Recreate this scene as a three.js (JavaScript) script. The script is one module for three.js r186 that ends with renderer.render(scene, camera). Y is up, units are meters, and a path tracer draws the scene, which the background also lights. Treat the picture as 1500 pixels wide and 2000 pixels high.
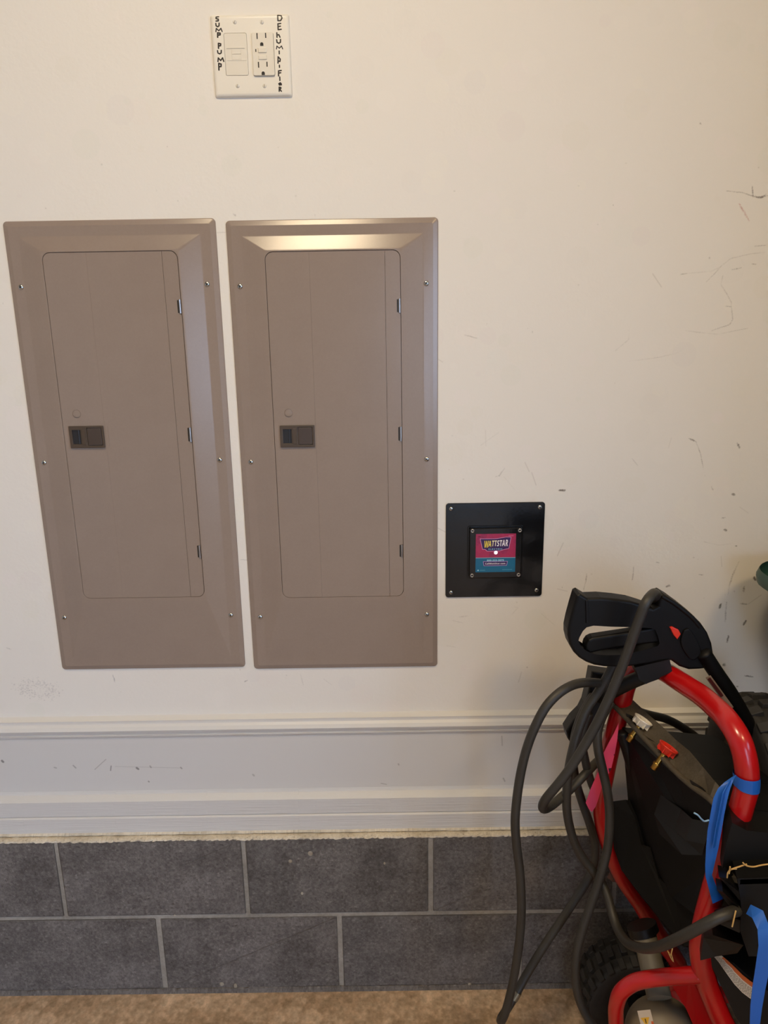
import * as THREE from 'three';
import { RoundedBoxGeometry } from 'three/addons/geometries/RoundedBoxGeometry.js';
import { RectAreaLightUniformsLib } from 'three/addons/lights/RectAreaLightUniformsLib.js';
import { mergeGeometries, toCreasedNormals } from 'three/addons/utils/BufferGeometryUtils.js';

// ------------------------------------------------------------------ camera, light, exposure
const scene = new THREE.Scene();
const camera = new THREE.PerspectiveCamera(71.0754, 0.75, 0.05, 60);
camera.position.set(0, 1.46, 1.3827);
camera.rotation.set(-0.24202, 0.00322, -0.01624, 'YXZ');

const renderer = new THREE.WebGLRenderer();
renderer.toneMapping = THREE.LinearToneMapping;
renderer.toneMappingExposure = 0.95;
renderer.shadowMap.enabled = true;
RectAreaLightUniformsLib.init();

// overcast daylight outside: comes in by the garage opening in the right wall and the narrow doorway behind the photographer
scene.background = new THREE.Color(0.49, 0.68, 1.0);
scene.backgroundIntensity = 8.4;

// two warm flush-mounted fixtures on the ceiling
const FIXTURES = [{ at: [-0.28, 2.98, 1.35], power: 48, color: [1, 0.80, 0.52] }, { at: [0.95, 2.98, 2.2], power: 40, color: [1, 0.71, 0.37] }];
const FIX = { size: [0.48, 0.36] };
for (const { at, power, color } of FIXTURES) {
  const l = new THREE.RectAreaLight(new THREE.Color(...color), power, ...FIX.size);
  l.position.set(...at);
  l.rotation.x = -Math.PI / 2;
  scene.add(l);
}

// ------------------------------------------------------------------ helpers
let seed = 20240611;
const rnd = () => { seed = (seed * 1664525 + 1013904223) >>> 0; return seed / 4294967296; };
const rr = (a, b) => a + (b - a) * rnd();
const taken = new Map();
function numbered(name) {
  const n = taken.get(name) ?? 0;
  taken.set(name, n + 1);
  return n ? name + '_' + String(n).padStart(3, '0') : name;
}
const shade = (m) => { m.castShadow = m.receiveShadow = true; return m; };
function obj(name, geo, mat, parent) {
  const g = Array.isArray(geo) ? merge(geo) : geo;
  const m = shade(new THREE.Mesh(g, mat));
  m.name = parent ? name : numbered(name);
  (parent ?? scene).add(m);
  return m;
}
function merge(list) {
  const clean = list.map((g) => {
    const h = g.index ? g.toNonIndexed() : g.clone();
    for (const k of Object.keys(h.attributes)) if (!['position', 'normal', 'uv'].includes(k)) h.deleteAttribute(k);
    if (!h.attributes.normal) h.computeVertexNormals();
    if (!h.attributes.uv) h.setAttribute('uv', new THREE.BufferAttribute(new Float32Array(h.attributes.position.count * 2), 2));
    return h;
  });
  return mergeGeometries(clean);
}
function thing(name, label, category, pos = [0, 0, 0], group) {
  const g = new THREE.Group();
  g.name = numbered(name);
  g.position.set(...pos);
  g.userData = { label, category };
  if (group) g.userData.group = group;
  scene.add(g);
  return g;
}
const tag = (o, label, category, group) => { o.userData = { label, category }; if (group) o.userData.group = group; return o; };
const struct = (name, geo, mat, label) => { const o = obj(name, geo, mat); o.userData.kind = 'structure'; if (label) o.userData.label = label; return o; };
const M = (color, roughness = 0.6, extra = {}) => new THREE.MeshStandardMaterial({ color, roughness, ...extra });
const V = (a) => new THREE.Vector3(...a);
const box = (x0, x1, y0, y1, z0, z1) => new THREE.BoxGeometry(x1 - x0, y1 - y0, z1 - z0).translate((x0 + x1) / 2, (y0 + y1) / 2, (z0 + z1) / 2);
const rbox = (x0, x1, y0, y1, z0, z1, r, s = 2) => new RoundedBoxGeometry(x1 - x0, y1 - y0, z1 - z0, s, r).translate((x0 + x1) / 2, (y0 + y1) / 2, (z0 + z1) / 2);
function tube(pts, r, { seg = 0, radial = 14, tension = 0.5 } = {}) {
  const c = new THREE.CatmullRomCurve3(pts.map(V), false, 'centripetal', tension);
  const n = seg || Math.max(12, Math.round(c.getLength() / 0.008));
  const g = new THREE.TubeGeometry(c, n, r, radial);
  const caps = [0, 1].map((t) => {
    const d = c.getTangentAt(t), k = new THREE.SphereGeometry(r, radial, 6, 0, Math.PI * 2, 0, Math.PI / 2).scale(1, 0.5, 1);
    k.applyQuaternion(new THREE.Quaternion().setFromUnitVectors(new THREE.Vector3(0, 1, 0), t ? d : d.negate()));
    const p = c.getPointAt(t);
    return k.translate(p.x, p.y, p.z);
  });
  return merge([g, ...caps]);
}
function rod(a, b, r, radial = 16, r2 = r) {
  const A = V(a), B = V(b), d = B.clone().sub(A), g = new THREE.CylinderGeometry(r2, r, d.length(), radial);
  g.applyQuaternion(new THREE.Quaternion().setFromUnitVectors(new THREE.Vector3(0, 1, 0), d.normalize()));
  const c = A.add(B).multiplyScalar(0.5);
  return g.translate(c.x, c.y, c.z);
}
function shapeOf(pts, holes = [], smooth = false) {
  const s = smooth ? new THREE.Shape(new THREE.SplineCurve([...pts, pts[0]].map((p) => new THREE.Vector2(...p))).getPoints(pts.length * 4).slice(0, -1)) : new THREE.Shape(pts.map((p) => new THREE.Vector2(...p)));
  for (const h of holes) s.holes.push(h instanceof THREE.Path ? h : new THREE.Path(smooth ? new THREE.SplineCurve([...h, h[0]].map((p) => new THREE.Vector2(...p))).getPoints(h.length * 4).slice(0, -1) : h.map((p) => new THREE.Vector2(...p))));
  return s;
}
// a 2-D outline in the x-y plane given thickness along z, its middle at z
function slab(pts, z, depth, bevel = 0.002, { holes = [], smooth = false, bs = 2 } = {}) {
  const g = new THREE.ExtrudeGeometry(shapeOf(pts, holes, smooth), { depth: depth - 2 * bevel, bevelEnabled: bevel > 0, bevelThickness: bevel, bevelSize: bevel, bevelOffset: -bevel, bevelSegments: bs, curveSegments: 10 });
  return g.translate(0, 0, z - depth / 2 + bevel);
}
function rrect(x0, y0, x1, y1, r, path = new THREE.Shape()) {
  path.moveTo(x0 + r, y0); path.lineTo(x1 - r, y0); path.absarc(x1 - r, y0 + r, r, -Math.PI / 2, 0, false);
  path.lineTo(x1, y1 - r); path.absarc(x1 - r, y1 - r, r, 0, Math.PI / 2, false);
  path.lineTo(x0 + r, y1); path.absarc(x0 + r, y1 - r, r, Math.PI / 2, Math.PI, false);
  path.lineTo(x0, y0 + r); path.absarc(x0 + r, y0 + r, r, Math.PI, Math.PI * 1.5, false);
  return path;
}
const rslab = (shape, z0, depth, bevel, seg = 8, bs = 2) => new THREE.ExtrudeGeometry(shape, { depth: Math.max(1e-5, depth - bevel), bevelEnabled: bevel > 0, bevelThickness: bevel, bevelSize: bevel, bevelOffset: -bevel, bevelSegments: bs, curveSegments: seg }).translate(0, 0, z0);
// solid prism: a 3-D polygon pushed along a vector
function prism(pts, off) {
  const A = pts.map(V), o = V(off), n = new THREE.Vector3();
  for (let i = 0; i < A.length; i++) n.add(new THREE.Vector3().crossVectors(A[i], A[(i + 1) % A.length]));
  n.normalize();
  const u = A[1].clone().sub(A[0]).normalize(), v = new THREE.Vector3().crossVectors(n, u);
  const flat = A.map((p) => new THREE.Vector2(p.dot(u), p.dot(v)));
  const tri = THREE.ShapeUtils.triangulateShape(flat, []);
  const pos = [], uv = [];
  const put = (p, a, b) => { pos.push(p.x, p.y, p.z); uv.push(a, b); };
  const B = A.map((p) => p.clone().add(o));
  const flip = n.dot(o) > 0;
  for (const t of tri) {
    const [a, b, c] = flip ? [t[0], t[2], t[1]] : t;
    for (const k of [a, b, c]) put(A[k], flat[k].x, flat[k].y);
    for (const k of [a, c, b]) put(B[k], flat[k].x, flat[k].y);
  }
  for (let i = 0; i < A.length; i++) {
    const j = (i + 1) % A.length, q = flip ? [A[i], A[j], B[j], A[i], B[j], B[i]] : [A[i], B[j], A[j], A[i], B[i], B[j]];
    q.forEach((p) => put(p, p.x + p.z, p.y));
  }
  const g = new THREE.BufferGeometry();
  g.setAttribute('position', new THREE.Float32BufferAttribute(pos, 3));
  g.setAttribute('uv', new THREE.Float32BufferAttribute(uv, 2));
  g.computeVertexNormals();
  return g;
}
// a strip of given cross-section (z, y) run along x with a little waviness
function run(profile, x0, x1, n, jitter = 0, closed = true) {
  const pos = [], idx = [], uv = [], m = profile.length;
  for (let i = 0; i <= n; i++) for (let k = 0; k < m; k++) {
    const [z, y, j = 1] = profile[k], x = x0 + (x1 - x0) * i / n;
    pos.push(x, y + (rnd() - 0.5) * jitter * j, z + (rnd() - 0.5) * jitter * j);
    uv.push(x, y + z);
  }
  const last = closed ? m : m - 1;
  for (let i = 0; i < n; i++) for (let k = 0; k < last; k++) {
    const a = i * m + k, b = i * m + (k + 1) % m, c = a + m, d = b + m;
    idx.push(a, b, c, b, d, c);
  }
  const g = new THREE.BufferGeometry();
  g.setAttribute('position', new THREE.Float32BufferAttribute(pos, 3));
  g.setAttribute('uv', new THREE.Float32BufferAttribute(uv, 2));
  g.setIndex(idx);
  return toCreasedNormals(g, 0.5);
}
// box projected uv in metres
function metreUV(g) {
  const h = g.index ? g.toNonIndexed() : g, p = h.attributes.position, n = h.attributes.normal, uv = new Float32Array(p.count * 2);
  for (let i = 0; i < p.count; i++) {
    const ax = Math.abs(n.getX(i)), ay = Math.abs(n.getY(i)), az = Math.abs(n.getZ(i));
    const [a, b] = az >= ax && az >= ay ? [p.getX(i), p.getY(i)] : ay >= ax ? [p.getX(i), p.getZ(i)] : [p.getZ(i), p.getY(i)];
    uv[2 * i] = a; uv[2 * i + 1] = b;
  }
  h.setAttribute('uv', new THREE.BufferAttribute(uv, 2));
  return h;
}

// ------------------------------------------------------------------ procedural textures
function lattice(n) { const a = new Float32Array(n * n); for (let i = 0; i < n * n; i++) a[i] = rnd(); return a; }
function noiseField(size, cells, octaves, gain = 0.5) {          // tileable value noise, 0..1
  const out = new Float32Array(size * size);
  let amp = 1, total = 0;
  for (let o = 0; o < octaves; o++) {
    const c = cells << o, L = lattice(c);
    for (let y = 0; y < size; y++) for (let x = 0; x < size; x++) {
      const fx = x / size * c, fy = y / size * c, ix = Math.floor(fx), iy = Math.floor(fy), tx = fx - ix, ty = fy - iy;
      const sx = tx * tx * (3 - 2 * tx), sy = ty * ty * (3 - 2 * ty), x1 = (ix + 1) % c, y1 = (iy + 1) % c;
      const a = L[iy * c + ix], b = L[iy * c + x1], d = L[y1 * c + ix], e = L[y1 * c + x1];
      out[y * size + x] += amp * (a + (b - a) * sx + (d - a) * sy + (a - b - d + e) * sx * sy);
    }
    total += amp; amp *= gain;
  }
  for (let i = 0; i < out.length; i++) out[i] /= total;
  return out;
}
function tex(size, fn, repeat, srgb) {
  const d = new Uint8Array(size * size * 4);
  for (let i = 0; i < size * size; i++) { const [r, g, b] = fn(i); d[4 * i] = r; d[4 * i + 1] = g; d[4 * i + 2] = b; d[4 * i + 3] = 255; }
  const t = new THREE.DataTexture(d, size, size);
  t.wrapS = t.wrapT = THREE.RepeatWrapping; t.magFilter = THREE.LinearFilter;
  t.repeat.set(repeat, repeat);
  if (srgb) t.colorSpace = THREE.SRGBColorSpace;
  t.needsUpdate = true;
  return t;
}
const clampB = (v) => Math.max(0, Math.min(255, Math.round(v)));
function canvas(w, h, draw, srgb = true) {
  const c = document.createElement('canvas');
  c.width = w; c.height = h;
  draw(c.getContext('2d'), w, h);
  const t = new THREE.CanvasTexture(c);
  if (srgb) t.colorSpace = THREE.SRGBColorSpace;
  return t;
}
const N1 = noiseField(512, 4, 6, 0.6), N2 = noiseField(512, 64, 3, 0.8), N3 = noiseField(512, 8, 5, 0.55);

// ------------------------------------------------------------------ materials
const blockBump = tex(512, (i) => { const v = clampB(150 * N2[i] + 90 * N1[i] + (N2[i] < 0.26 ? -60 : 0)); return [v, v, v]; }, 3.2, false);
const blockMap = tex(512, (i) => {
  const s = (N2[i] - 0.5) * 54 + (N1[i] - 0.5) * 62 + (N2[i] > 0.8 ? 16 : 0);
  return [clampB(101 + s), clampB(97 + s), clampB(95 + s)];
}, 3.2, true);
const blockMats = [[1, 1, 1], [0.93, 0.92, 0.9], [1.04, 1.02, 1.0]].map((c) => new THREE.MeshStandardMaterial({ color: new THREE.Color().setRGB(...c), map: blockMap, bumpMap: blockBump, bumpScale: 0.0016, roughness: 0.95 }));
const mortarMap = tex(512, (i) => { const s = (N1[i] - 0.5) * 50 + (N2[i] - 0.5) * 26; return [clampB(150 + s), clampB(145 + s), clampB(137 + s)]; }, 2.4, true);
const mortarMat = new THREE.MeshStandardMaterial({ map: mortarMap, bumpMap: blockBump, bumpScale: 0.0012, roughness: 0.95 });
const creamMap = tex(512, (i) => { const s = (N1[i] - 0.5) * 46 + (N2[i] - 0.5) * 40 - (N2[i] < 0.24 ? 36 : 0); return [clampB(206 + s), clampB(196 + s), clampB(178 + s)]; }, 4, true);
const creamMat = new THREE.MeshStandardMaterial({ map: creamMap, bumpMap: blockBump, bumpScale: 0.002, roughness: 0.9 });
const floorMap = tex(512, (i) => {
  const a = N1[i] - 0.5, b = N3[(i * 7 + 911) % N3.length] - 0.5, s = a * 105 + b * 60 + (N2[i] - 0.5) * 40 + (N3[i] > 0.66 ? 12 : 0);
  return [clampB(174 + s + b * 26), clampB(148 + s + b * 8), clampB(121 + s)];
}, 1.7, true);
const floorMat = new THREE.MeshStandardMaterial({ map: floorMap, bumpMap: blockBump, bumpScale: 0.0006, roughness: 0.85 });
const plasterMat = M(new THREE.Color().setRGB(0.40, 0.385, 0.36), 0.85);
const drivewayMat = M(new THREE.Color().setRGB(0.11, 0.11, 0.105), 0.95);
const brownMap = tex(512, (i) => { const s = (N1[i] - 0.5) * 6 + (N2[i] - 0.5) * 4; return [clampB(147 + s), clampB(131 + s), clampB(119 + s)]; }, 5, true);
const brownBump = tex(512, (i) => { const v = clampB(128 + 120 * (N2[i] - 0.5)); return [v, v, v]; }, 22, false);
const brown = new THREE.MeshPhysicalMaterial({ map: brownMap, bumpMap: brownBump, bumpScale: 0.00004, roughness: 0.22, specularIntensity: 1 });
const latchMat = M(0x4f4236, 0.4);
const latchDark = M(0x2b2a2c, 0.35);
const steel = M(0xc9c9c6, 0.22, { metalness: 1 });
const steelDark = M(0x35332f, 0.4, { metalness: 0.6 });
const chromeMat = M(0xb9b2ad, 0.28, { metalness: 1 });
const ivory = M(0xe9e3d6, 0.35);
const ivoryDim = M(0xe3dccd, 0.32);
const slotBlack = M(0x17130f, 0.6);
const blackGloss = new THREE.MeshPhysicalMaterial({ color: 0x0d0d0f, roughness: 0.16, bumpMap: tex(512, (i) => { const v = clampB(255 * N1[i]); return [v, v, v]; }, 6, false), bumpScale: 0.0004 });
const blackPlastic = new THREE.MeshPhysicalMaterial({ color: 0x0b0a0a, roughness: 0.46, specularIntensity: 0.8 });
const blackSoft = new THREE.MeshPhysicalMaterial({ color: 0x060606, roughness: 0.5, specularIntensity: 0.6 });
const rubberMap = tex(512, (i) => { const s = (N1[i] - 0.5) * 22 + (N2[i] - 0.5) * 10; return [clampB(50 + s), clampB(47 + s), clampB(42 + s)]; }, 9, true);
const rubber = new THREE.MeshStandardMaterial({ map: rubberMap, roughness: 0.5 });
const tyreMap = tex(512, (i) => { const s = (N1[i] - 0.5) * 30 + (N2[i] - 0.5) * 14; return [clampB(38 + s), clampB(36 + s), clampB(35 + s)]; }, 9, true);
const tyreMat = new THREE.MeshStandardMaterial({ map: tyreMap, roughness: 0.7 });
const dustMap = tex(512, (i) => { const s = (N1[i] - 0.5) * 36 + (N2[i] - 0.5) * 22; return [clampB(74 + s), clampB(66 + s), clampB(54 + s)]; }, 7, true);
const dusty = new THREE.MeshStandardMaterial({ map: dustMap, roughness: 0.8 });
const red = new THREE.MeshPhysicalMaterial({ color: 0xb80c10, roughness: 0.28, clearcoat: 0.5, clearcoatRoughness: 0.15 });
const redPlastic = M(0xd8301c, 0.35);
const brass = M(0xb98f45, 0.3, { metalness: 1 });
const whitePlastic = M(0xe6dfcf, 0.4);
const blueTape = M(0x1c63c4, 0.45, { side: THREE.DoubleSide });
const greenPlastic = M(0x24463a, 0.45);

// ------------------------------------------------------------------ the room
const X0 = -2.2, X1 = 2.6, ZB = 4.6, CEIL = 3.05, T = 0.15;
const SCUFFS = [      // [points on the wall in metres, width in mm, darkness, colour]
  [[[0.6178, 1.7006], [0.6456, 1.6977], [0.6655, 1.6914], [0.6814, 1.6886], [0.6929, 1.6918]], 1.8, 0.55, '70,60,50'], [[[0.6628, 1.7076], [0.6667, 1.6888]], 2.4, 0.6, '60,52,44'], [[[0.6692, 1.6905], [0.6814, 1.6886], [0.689, 1.6936]], 4, 0.5, '70,60,50'],
  [[[0.6429, 1.6789], [0.6494, 1.6694], [0.6644, 1.6493]], 3.6, 0.5, '150,70,60'], [[[0.5472, 1.5595], [0.5593, 1.5611]], 2, 0.4, '80,72,62'], [[[0.5593, 1.5611], [0.6031, 1.564], [0.6184, 1.5709], [0.6366, 1.5858], [0.6723, 1.5932], [0.7037, 1.5962]], 1.6, 0.3, '90,82,70'],
  [[[0.6783, 1.6063], [0.6986, 1.6077]], 1.6, 0.4, '80,72,62'], [[[0.5963, 1.5462], [0.6118, 1.5621], [0.6218, 1.5744]], 1.6, 0.28, '90,82,70'], [[[0.6405, 1.5661], [0.6589, 1.5694]], 2.2, 0.35, '80,72,62'], [[[0.676, 1.5754], [0.6854, 1.5752]], 2.2, 0.35, '80,72,62'],
  [[[0.6254, 1.5565], [0.6233, 1.5404], [0.6352, 1.5248], [0.6452, 1.5092], [0.6512, 1.4779], [0.6464, 1.4688], [0.613, 1.4582]], 2.2, 0.35, '84,76,66'], [[[0.5661, 1.4589], [0.5971, 1.4547], [0.6261, 1.4515], [0.6815, 1.4617]], 1.4, 0.3, '84,76,66'], [[[0.6355, 1.502], [0.647, 1.5009]], 1.6, 0.4, '84,76,66'],
  [[[0.4596, 1.4634], [0.4599, 1.4447], [0.4352, 1.4236]], 1.8, 0.22, '90,82,72'], [[[0.4616, 1.4043], [0.519, 1.4109], [0.5513, 1.418], [0.5604, 1.4235]], 1.4, 0.22, '90,82,72'], [[[0.1515, 1.458], [0.1765, 1.4511]], 2.2, 0.28, '90,84,76'], [[[0.1856, 1.2489], [0.2208, 1.2742]], 1.6, 0.2, '90,84,76'],
  [[[0.2148, 1.1867], [0.2228, 1.1886], [0.2335, 1.2037]], 2.6, 0.22, '90,84,76'], [[[0.2319, 1.1864], [0.2547, 1.1593]], 1.4, 0.18, '90,84,76'], [[[0.3416, 1.1579], [0.3538, 1.1567]], 5, 0.6, '66,56,44'], [[[0.5894, 1.2555], [0.6027, 1.2503]], 3.6, 0.42, '70,62,50'],
  [[[0.6027, 1.2503], [0.6137, 1.227], [0.627, 1.1801]], 2, 0.32, '84,76,66'], [[[0.6409, 1.1604], [0.6457, 1.1521]], 2.6, 0.25, '84,76,66'], [[[0.6837, 1.1453], [0.6881, 1.1421]], 6, 0.35, '76,68,58'], [[[0.6835, 1.246], [0.6896, 1.2349]], 3.6, 0.38, '76,68,58'],
  [[[0.4818, 1.218], [0.4938, 1.2036]], 1.6, 0.25, '84,76,66'], [[[0.6747, 1.072], [0.6811, 1.0698]], 5.5, 0.42, '76,68,58'], [[[0.6673, 1.0954], [0.6754, 1.0963]], 2.4, 0.4, '76,68,58'], [[[0.7007, 1.0375], [0.7049, 1.0363]], 3.6, 0.42, '76,68,58'],
  [[[0.6371, 1.0471], [0.6677, 1.0391], [0.692, 1.0419]], 1.3, 0.28, '84,76,66'], [[[0.4998, 0.9975], [0.4987, 0.9668]], 2.6, 0.62, '58,48,40'], [[[0.5437, 1.0054], [0.551, 1.0042]], 1.8, 0.5, '70,60,50'], [[[0.633, 0.9779], [0.6425, 0.9766]], 2, 0.5, '70,60,50'],
  [[[0.5675, 0.9525], [0.5766, 0.9557]], 5, 0.32, '80,72,62'], [[[0.4052, 0.9826], [0.404, 0.9661], [0.4006, 0.9497], [0.4034, 0.9374]], 2.6, 0.5, '86,70,54'], [[[0.7114, 1.0039], [0.7026, 0.9778], [0.6976, 0.9548], [0.6968, 0.9316]], 4, 0.22, '84,76,66'], [[[0.695, 0.9183], [0.6957, 0.8902], [0.6964, 0.8722]], 4, 0.28, '84,76,66'],
  [[[0.7458, 0.9717], [0.7489, 0.9628]], 6, 0.4, '74,68,56'], [[[0.7272, 0.9511], [0.7276, 0.9378]], 5, 0.25, '80,74,62'], [[[0.6839, 0.914], [0.6819, 0.9017]], 5, 0.5, '70,62,52'], [[[0.7392, 0.8771], [0.7352, 0.8647]], 5, 0.5, '70,62,52'], [[[0.7066, 0.8435], [0.705, 0.8275]], 4, 0.55, '68,60,50'],
  [[[0.7492, 0.7512], [0.7688, 0.7485]], 3.6, 0.55, '66,58,48'], [[[0.7322, 0.7278], [0.7399, 0.7265]], 3, 0.45, '70,62,52'], [[[0.7238, 0.9134], [0.7386, 0.912]], 4, 0.25, '80,74,62'], [[[0.7012, 0.7789], [0.7048, 0.7754]], 6, 0.35, '76,70,60'],
  [[[-0.5809, 0.7749], [-0.5787, 0.7655], [-0.5785, 0.7572]], 2.2, 0.5, '96,94,96'], [[[-0.3051, 0.754], [-0.2973, 0.7586]], 2.6, 0.45, '96,92,90'], [[[-0.1856, 0.7697], [-0.1802, 0.7425]], 2.4, 0.16, '110,106,104'], [[[-0.1375, 0.7584], [-0.1207, 0.7439]], 1.4, 0.2, '100,98,96'],
  [[[-0.7962, 0.8401], [-0.7861, 0.8353]], 2.6, 0.25, '110,108,112'], [[[-0.2996, 1.6452], [-0.2829, 1.645]], 1.6, 0.4, '140,132,126'], [[[-0.2955, 1.0243], [-0.277, 1.0229]], 1.6, 0.5, '110,104,100'], [[[-0.2678, 1.6768], [-0.2626, 1.6716]], 3, 0.25, '120,114,108'],
  [[[0.2606, 0.914], [0.268, 0.9117], [0.2558, 0.8973]], 1.4, 0.2, '100,92,84'], [[[0.1335, 0.8857], [0.1558, 0.8797]], 1.6, 0.22, '110,102,94'], [[[0.1472, 0.8934], [0.1662, 0.8953]], 3, 0.15, '110,102,94'], [[[0.1212, 0.83], [0.1404, 0.8262]], 1.4, 0.2, '110,102,94'], [[[0.5612, 1.8114], [0.5622, 1.8098]], 3, 0.5, '80,72,62'],
];
const wallMap = canvas(2048, 1640, (c, w, h) => {
  c.fillStyle = 'rgb(231,226,217)'; c.fillRect(0, 0, w, h);
  const X = (x) => (x + 1) / 2.05 * w, Y = (y) => h - (y - 0.66) / 1.64 * h;
  for (let i = 0; i < 700; i++) { c.fillStyle = `rgba(${rnd() < 0.5 ? '246,242,234' : '204,198,188'},${rr(0.02, 0.06)})`; c.beginPath(); c.arc(rr(0, w), rr(0, h), rr(3, 26), 0, 7); c.fill(); }
  c.lineCap = 'round';
  for (const [pts, mm, a, col] of SCUFFS) {
    let len = 0;
    const P = pts.map(([x, y]) => [X(x), Y(y)]);
    for (let i = 1; i < P.length; i++) len += Math.hypot(P[i][0] - P[i - 1][0], P[i][1] - P[i - 1][1]);
    let at = 0;
    for (let i = 1; i < P.length; i++) {                    // dabs along the stroke: uneven, broken, thinner at the ends
      const d = Math.hypot(P[i][0] - P[i - 1][0], P[i][1] - P[i - 1][1]), n = Math.max(2, Math.ceil(d * 1.4));
      for (let k = 0; k < n; k++) {
        const t = k / n, u = (at + d * t) / len, taper = 0.35 + 0.65 * Math.sin(Math.PI * Math.min(1, 0.08 + 0.84 * u)), gap = len > 30 ? Math.max(0, N3[(Math.floor(at + d * t) * 3 + Math.floor(P[0][0]) * 512) % N3.length] * 2.4 - 0.6) : 1;
        c.fillStyle = `rgba(${col},${Math.min(0.5, a * 0.52 * gap * rr(0.5, 1.2))})`;
        c.beginPath(); c.arc(P[i - 1][0] + (P[i][0] - P[i - 1][0]) * t + rr(-0.5, 0.5) * mm * 0.5, P[i - 1][1] + (P[i][1] - P[i - 1][1]) * t + rr(-0.5, 0.5) * mm * 0.5, Math.max(0.6, mm * 0.42 * taper * rr(0.6, 1.2)), 0, 7); c.fill();
      }
      at += d;
    }
  }
  const [sx, sy] = [-0.7445, 0.7456];
  for (let i = 0; i < 420; i++) { const a = rr(0, 6.28), q = (rnd() + rnd() + rnd()) / 3; c.fillStyle = `rgba(120,118,120,${rr(0.05, 0.22)})`; c.fillRect(X(sx) + Math.cos(a) * q * 62 + Math.sin(a) * q * 14, Y(sy) + Math.sin(a) * q * 34, rr(1, 3), rr(1, 2)); }
  for (let i = 0; i < 130; i++) { c.fillStyle = `rgba(104,96,86,${rr(0.06, 0.24)})`; c.fillRect(rr(0, w), rr(h * 0.3, h), rr(1, 3.5), rr(1, 3.5)); }
  for (let i = 0; i < 26; i++) { const x = rr(w * 0.5, w), y = rr(h * 0.45, h * 0.95); c.strokeStyle = `rgba(104,94,82,${rr(0.06, 0.16)})`; c.lineWidth = rr(1, 2); c.beginPath(); c.moveTo(x, y); c.lineTo(x + rr(-30, 30), y + rr(-30, 30)); c.stroke(); }
});
wallMap.repeat.set(1 / 2.05, 1 / 1.64); wallMap.offset.set(1 / 2.05, -0.66 / 1.64);
const wallBump = tex(512, (i) => { const v = clampB(128 + 150 * (N1[i] - 0.5) + 40 * (N2[i] - 0.5)); return [v, v, v]; }, 2.2, false);
const wallMat = new THREE.MeshStandardMaterial({ map: wallMap, bumpMap: wallBump, bumpScale: 0.0012, roughness: 0.62 });
struct('wall_front', metreUV(box(X0 - T, X1 + T, 0, CEIL, -0.2, 0)), wallMat, 'scuffed off-white painted drywall behind the panels');
struct('floor', metreUV(box(X0 - T, X1 + T, -0.12, 0, -0.2, ZB + T)), floorMat, 'stained tan concrete garage floor');
struct('ceiling', box(X0 - T, X1 + T, CEIL, CEIL + 0.12, -0.2, ZB + T), plasterMat);
struct('wall_left', box(X0 - T, X0, 0, CEIL, 0, ZB), plasterMat);
struct('wall_right', [box(X1, X1 + T, 0, CEIL, 0, 1.3), box(X1, X1 + T, 0, CEIL, 4.45, ZB), box(X1, X1 + T, 2.6, CEIL, 1.3, 4.45)], plasterMat);
struct('wall_back', [box(X0 - T, 0.37, 0, CEIL, ZB, ZB + T), box(1.0, X1 + T, 0, CEIL, ZB, ZB + T), box(0.37, 1.0, 2.15, CEIL, ZB, ZB + T)], plasterMat);
struct('driveway', metreUV(box(-12, 12, -0.2, -0.13, -8, 14)), drivewayMat);

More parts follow.
